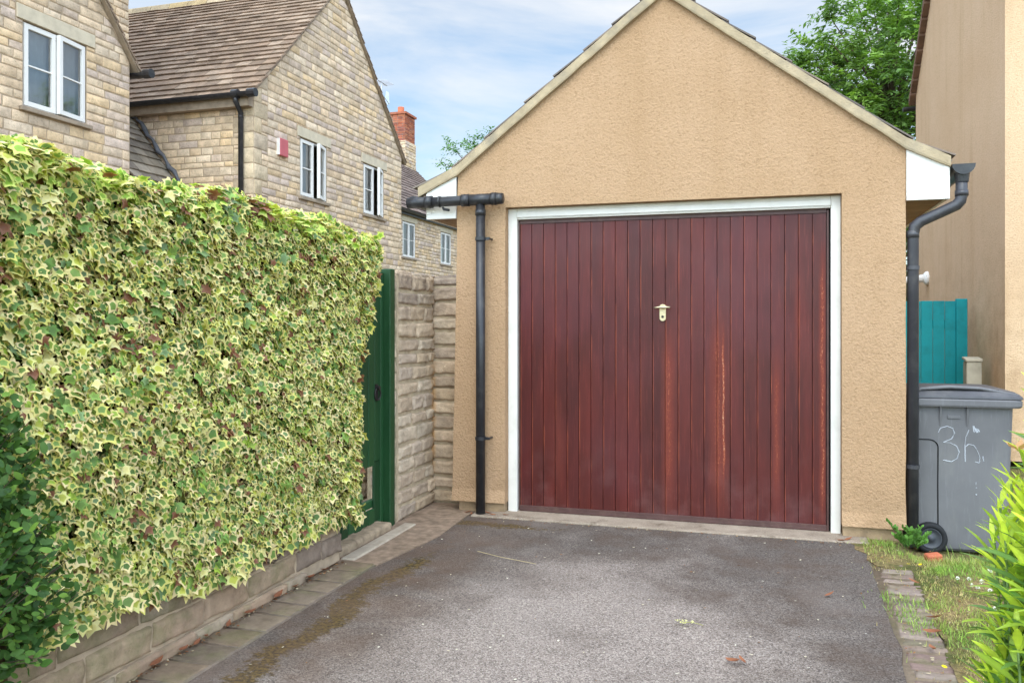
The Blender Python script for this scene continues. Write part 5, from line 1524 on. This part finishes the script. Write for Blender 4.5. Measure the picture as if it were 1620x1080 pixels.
# ------------------------------------------------------------------ trees behind
leaf4 = [(0, 0, 0), (.20, .45, .04), (0, 1, -.08), (-.20, .45, .04)]
def tree(label, base, trunk_h, crown_c, crown_r, nclump, per, seed, leaf=.12, spray=.45, pal=None, nam='tree', gap=.0):
    r2 = random.Random(seed); t = thing(nam, label, 'tree', base)
    base = Vector(base); cc_ = Vector(crown_c)
    g = MB(); tips = []
    g.tube([base, base + Vector((.05, 0, trunk_h * .5)), Vector((cc_.x, cc_.y, base.z + trunk_h)), cc_ + Vector((0, 0, crown_r[2] * .3))], [.22, .17, .13, .05], 10)
    Pp, Tt, Nn2, Ss, Cc = [], [], [], [], []
    for i in range(nclump):
        while True:
            v = Vector((r2.uniform(-1, 1), r2.uniform(-1, 1), r2.uniform(-1, 1)))
            if .30 < v.length < 1.0: break
        bump_ = 1 + .25 * noise.noise(v * 1.8 + Vector((seed, 0, 0)))
        p = cc_ + Vector((v.x * crown_r[0], v.y * crown_r[1], v.z * crown_r[2])) * bump_
        if i % 4 == 0:
            st_ = Vector((cc_.x, cc_.y, max(base.z + trunk_h * .8, min(cc_.z, p.z - .8)))); md = st_.lerp(p, .5) + Vector((0, 0, .15))
            g.tube([st_, md, p], [.05, .03, .01], 6)
        out = (p - cc_).normalized(); pc_ = r2.choice(pal)
        ns = r2.randint(5, 8)
        for s_ in range(ns):
            d = (out * .8 + Vector((r2.gauss(0, .6), r2.gauss(0, .6), r2.gauss(.1, .5)))).normalized(); L = spray * r2.uniform(.5, 1.2)
            for q in range(per // ns):
                f = (q + .5) / (per // ns); pp = p + d * L * f + Vector((0, 0, -.25 * L * f * f)) 
                side = d.cross(Vector((r2.gauss(0, .3), r2.gauss(0, .3), 1))).normalized() * (1 if q % 2 else -1)
                tt = side + d * .6 + Vector((0, 0, r2.gauss(-.35, .3)))
                Pp.append(tuple(pp + Vector((r2.gauss(0, .02), r2.gauss(0, .02), r2.gauss(0, .02))))); Tt.append(tuple(tt)); Nn2.append((r2.gauss(0, .5), r2.gauss(-.2, .5), 1)); Ss.append(leaf * r2.uniform(.7, 1.25))
                kx = r2.uniform(.75, 1.25); Cc.append(tuple(x * kx for x in pc_))
    g.build('trunk', 'bark', t, smooth=True)
    Pp, Tt, Nn2, Ss, Cc = map(np.array, (Pp, Tt, Nn2, Ss, Cc)); k = len(Pp)
    scatter('crown', leaf4, [(0, 1, 2, 3)], Pp, frames(Tt, Nn2), Ss, np.repeat(Cc[:, None], 4, 1), 'tree_leaf', t)
tree('dense bright green tree rising behind the garage roof and right house', (3.3, 22.0, 0), 3.5, (2.9, 21.6, 6.2), (3.1, 2.8, 3.2), 640, 96, 3, leaf=.15, spray=.6,
     pal=[(.13, .23, .045), (.19, .31, .055), (.095, .17, .04), (.24, .37, .065), (.16, .25, .06)])
tree('thin loose-leaved tree tip showing above the left garage roof', (-11.2, 32, 0), 4.0, (-11.0, 32, 6.9), (2.3, 2.0, 2.3), 110, 60, 9, leaf=.16, spray=.6,
     pal=[(.10, .21, .05), (.13, .25, .06), (.08, .17, .045)])
tree('dark evergreen screen behind the teal fence', (1.6, 15.5, 0), 1.0, (1.5, 15.5, 1.9), (.9, 1.0, 2.0), 120, 80, 19, leaf=.10, spray=.3,
     pal=[(.03, .075, .02), (.045, .10, .025)], nam='conifer')
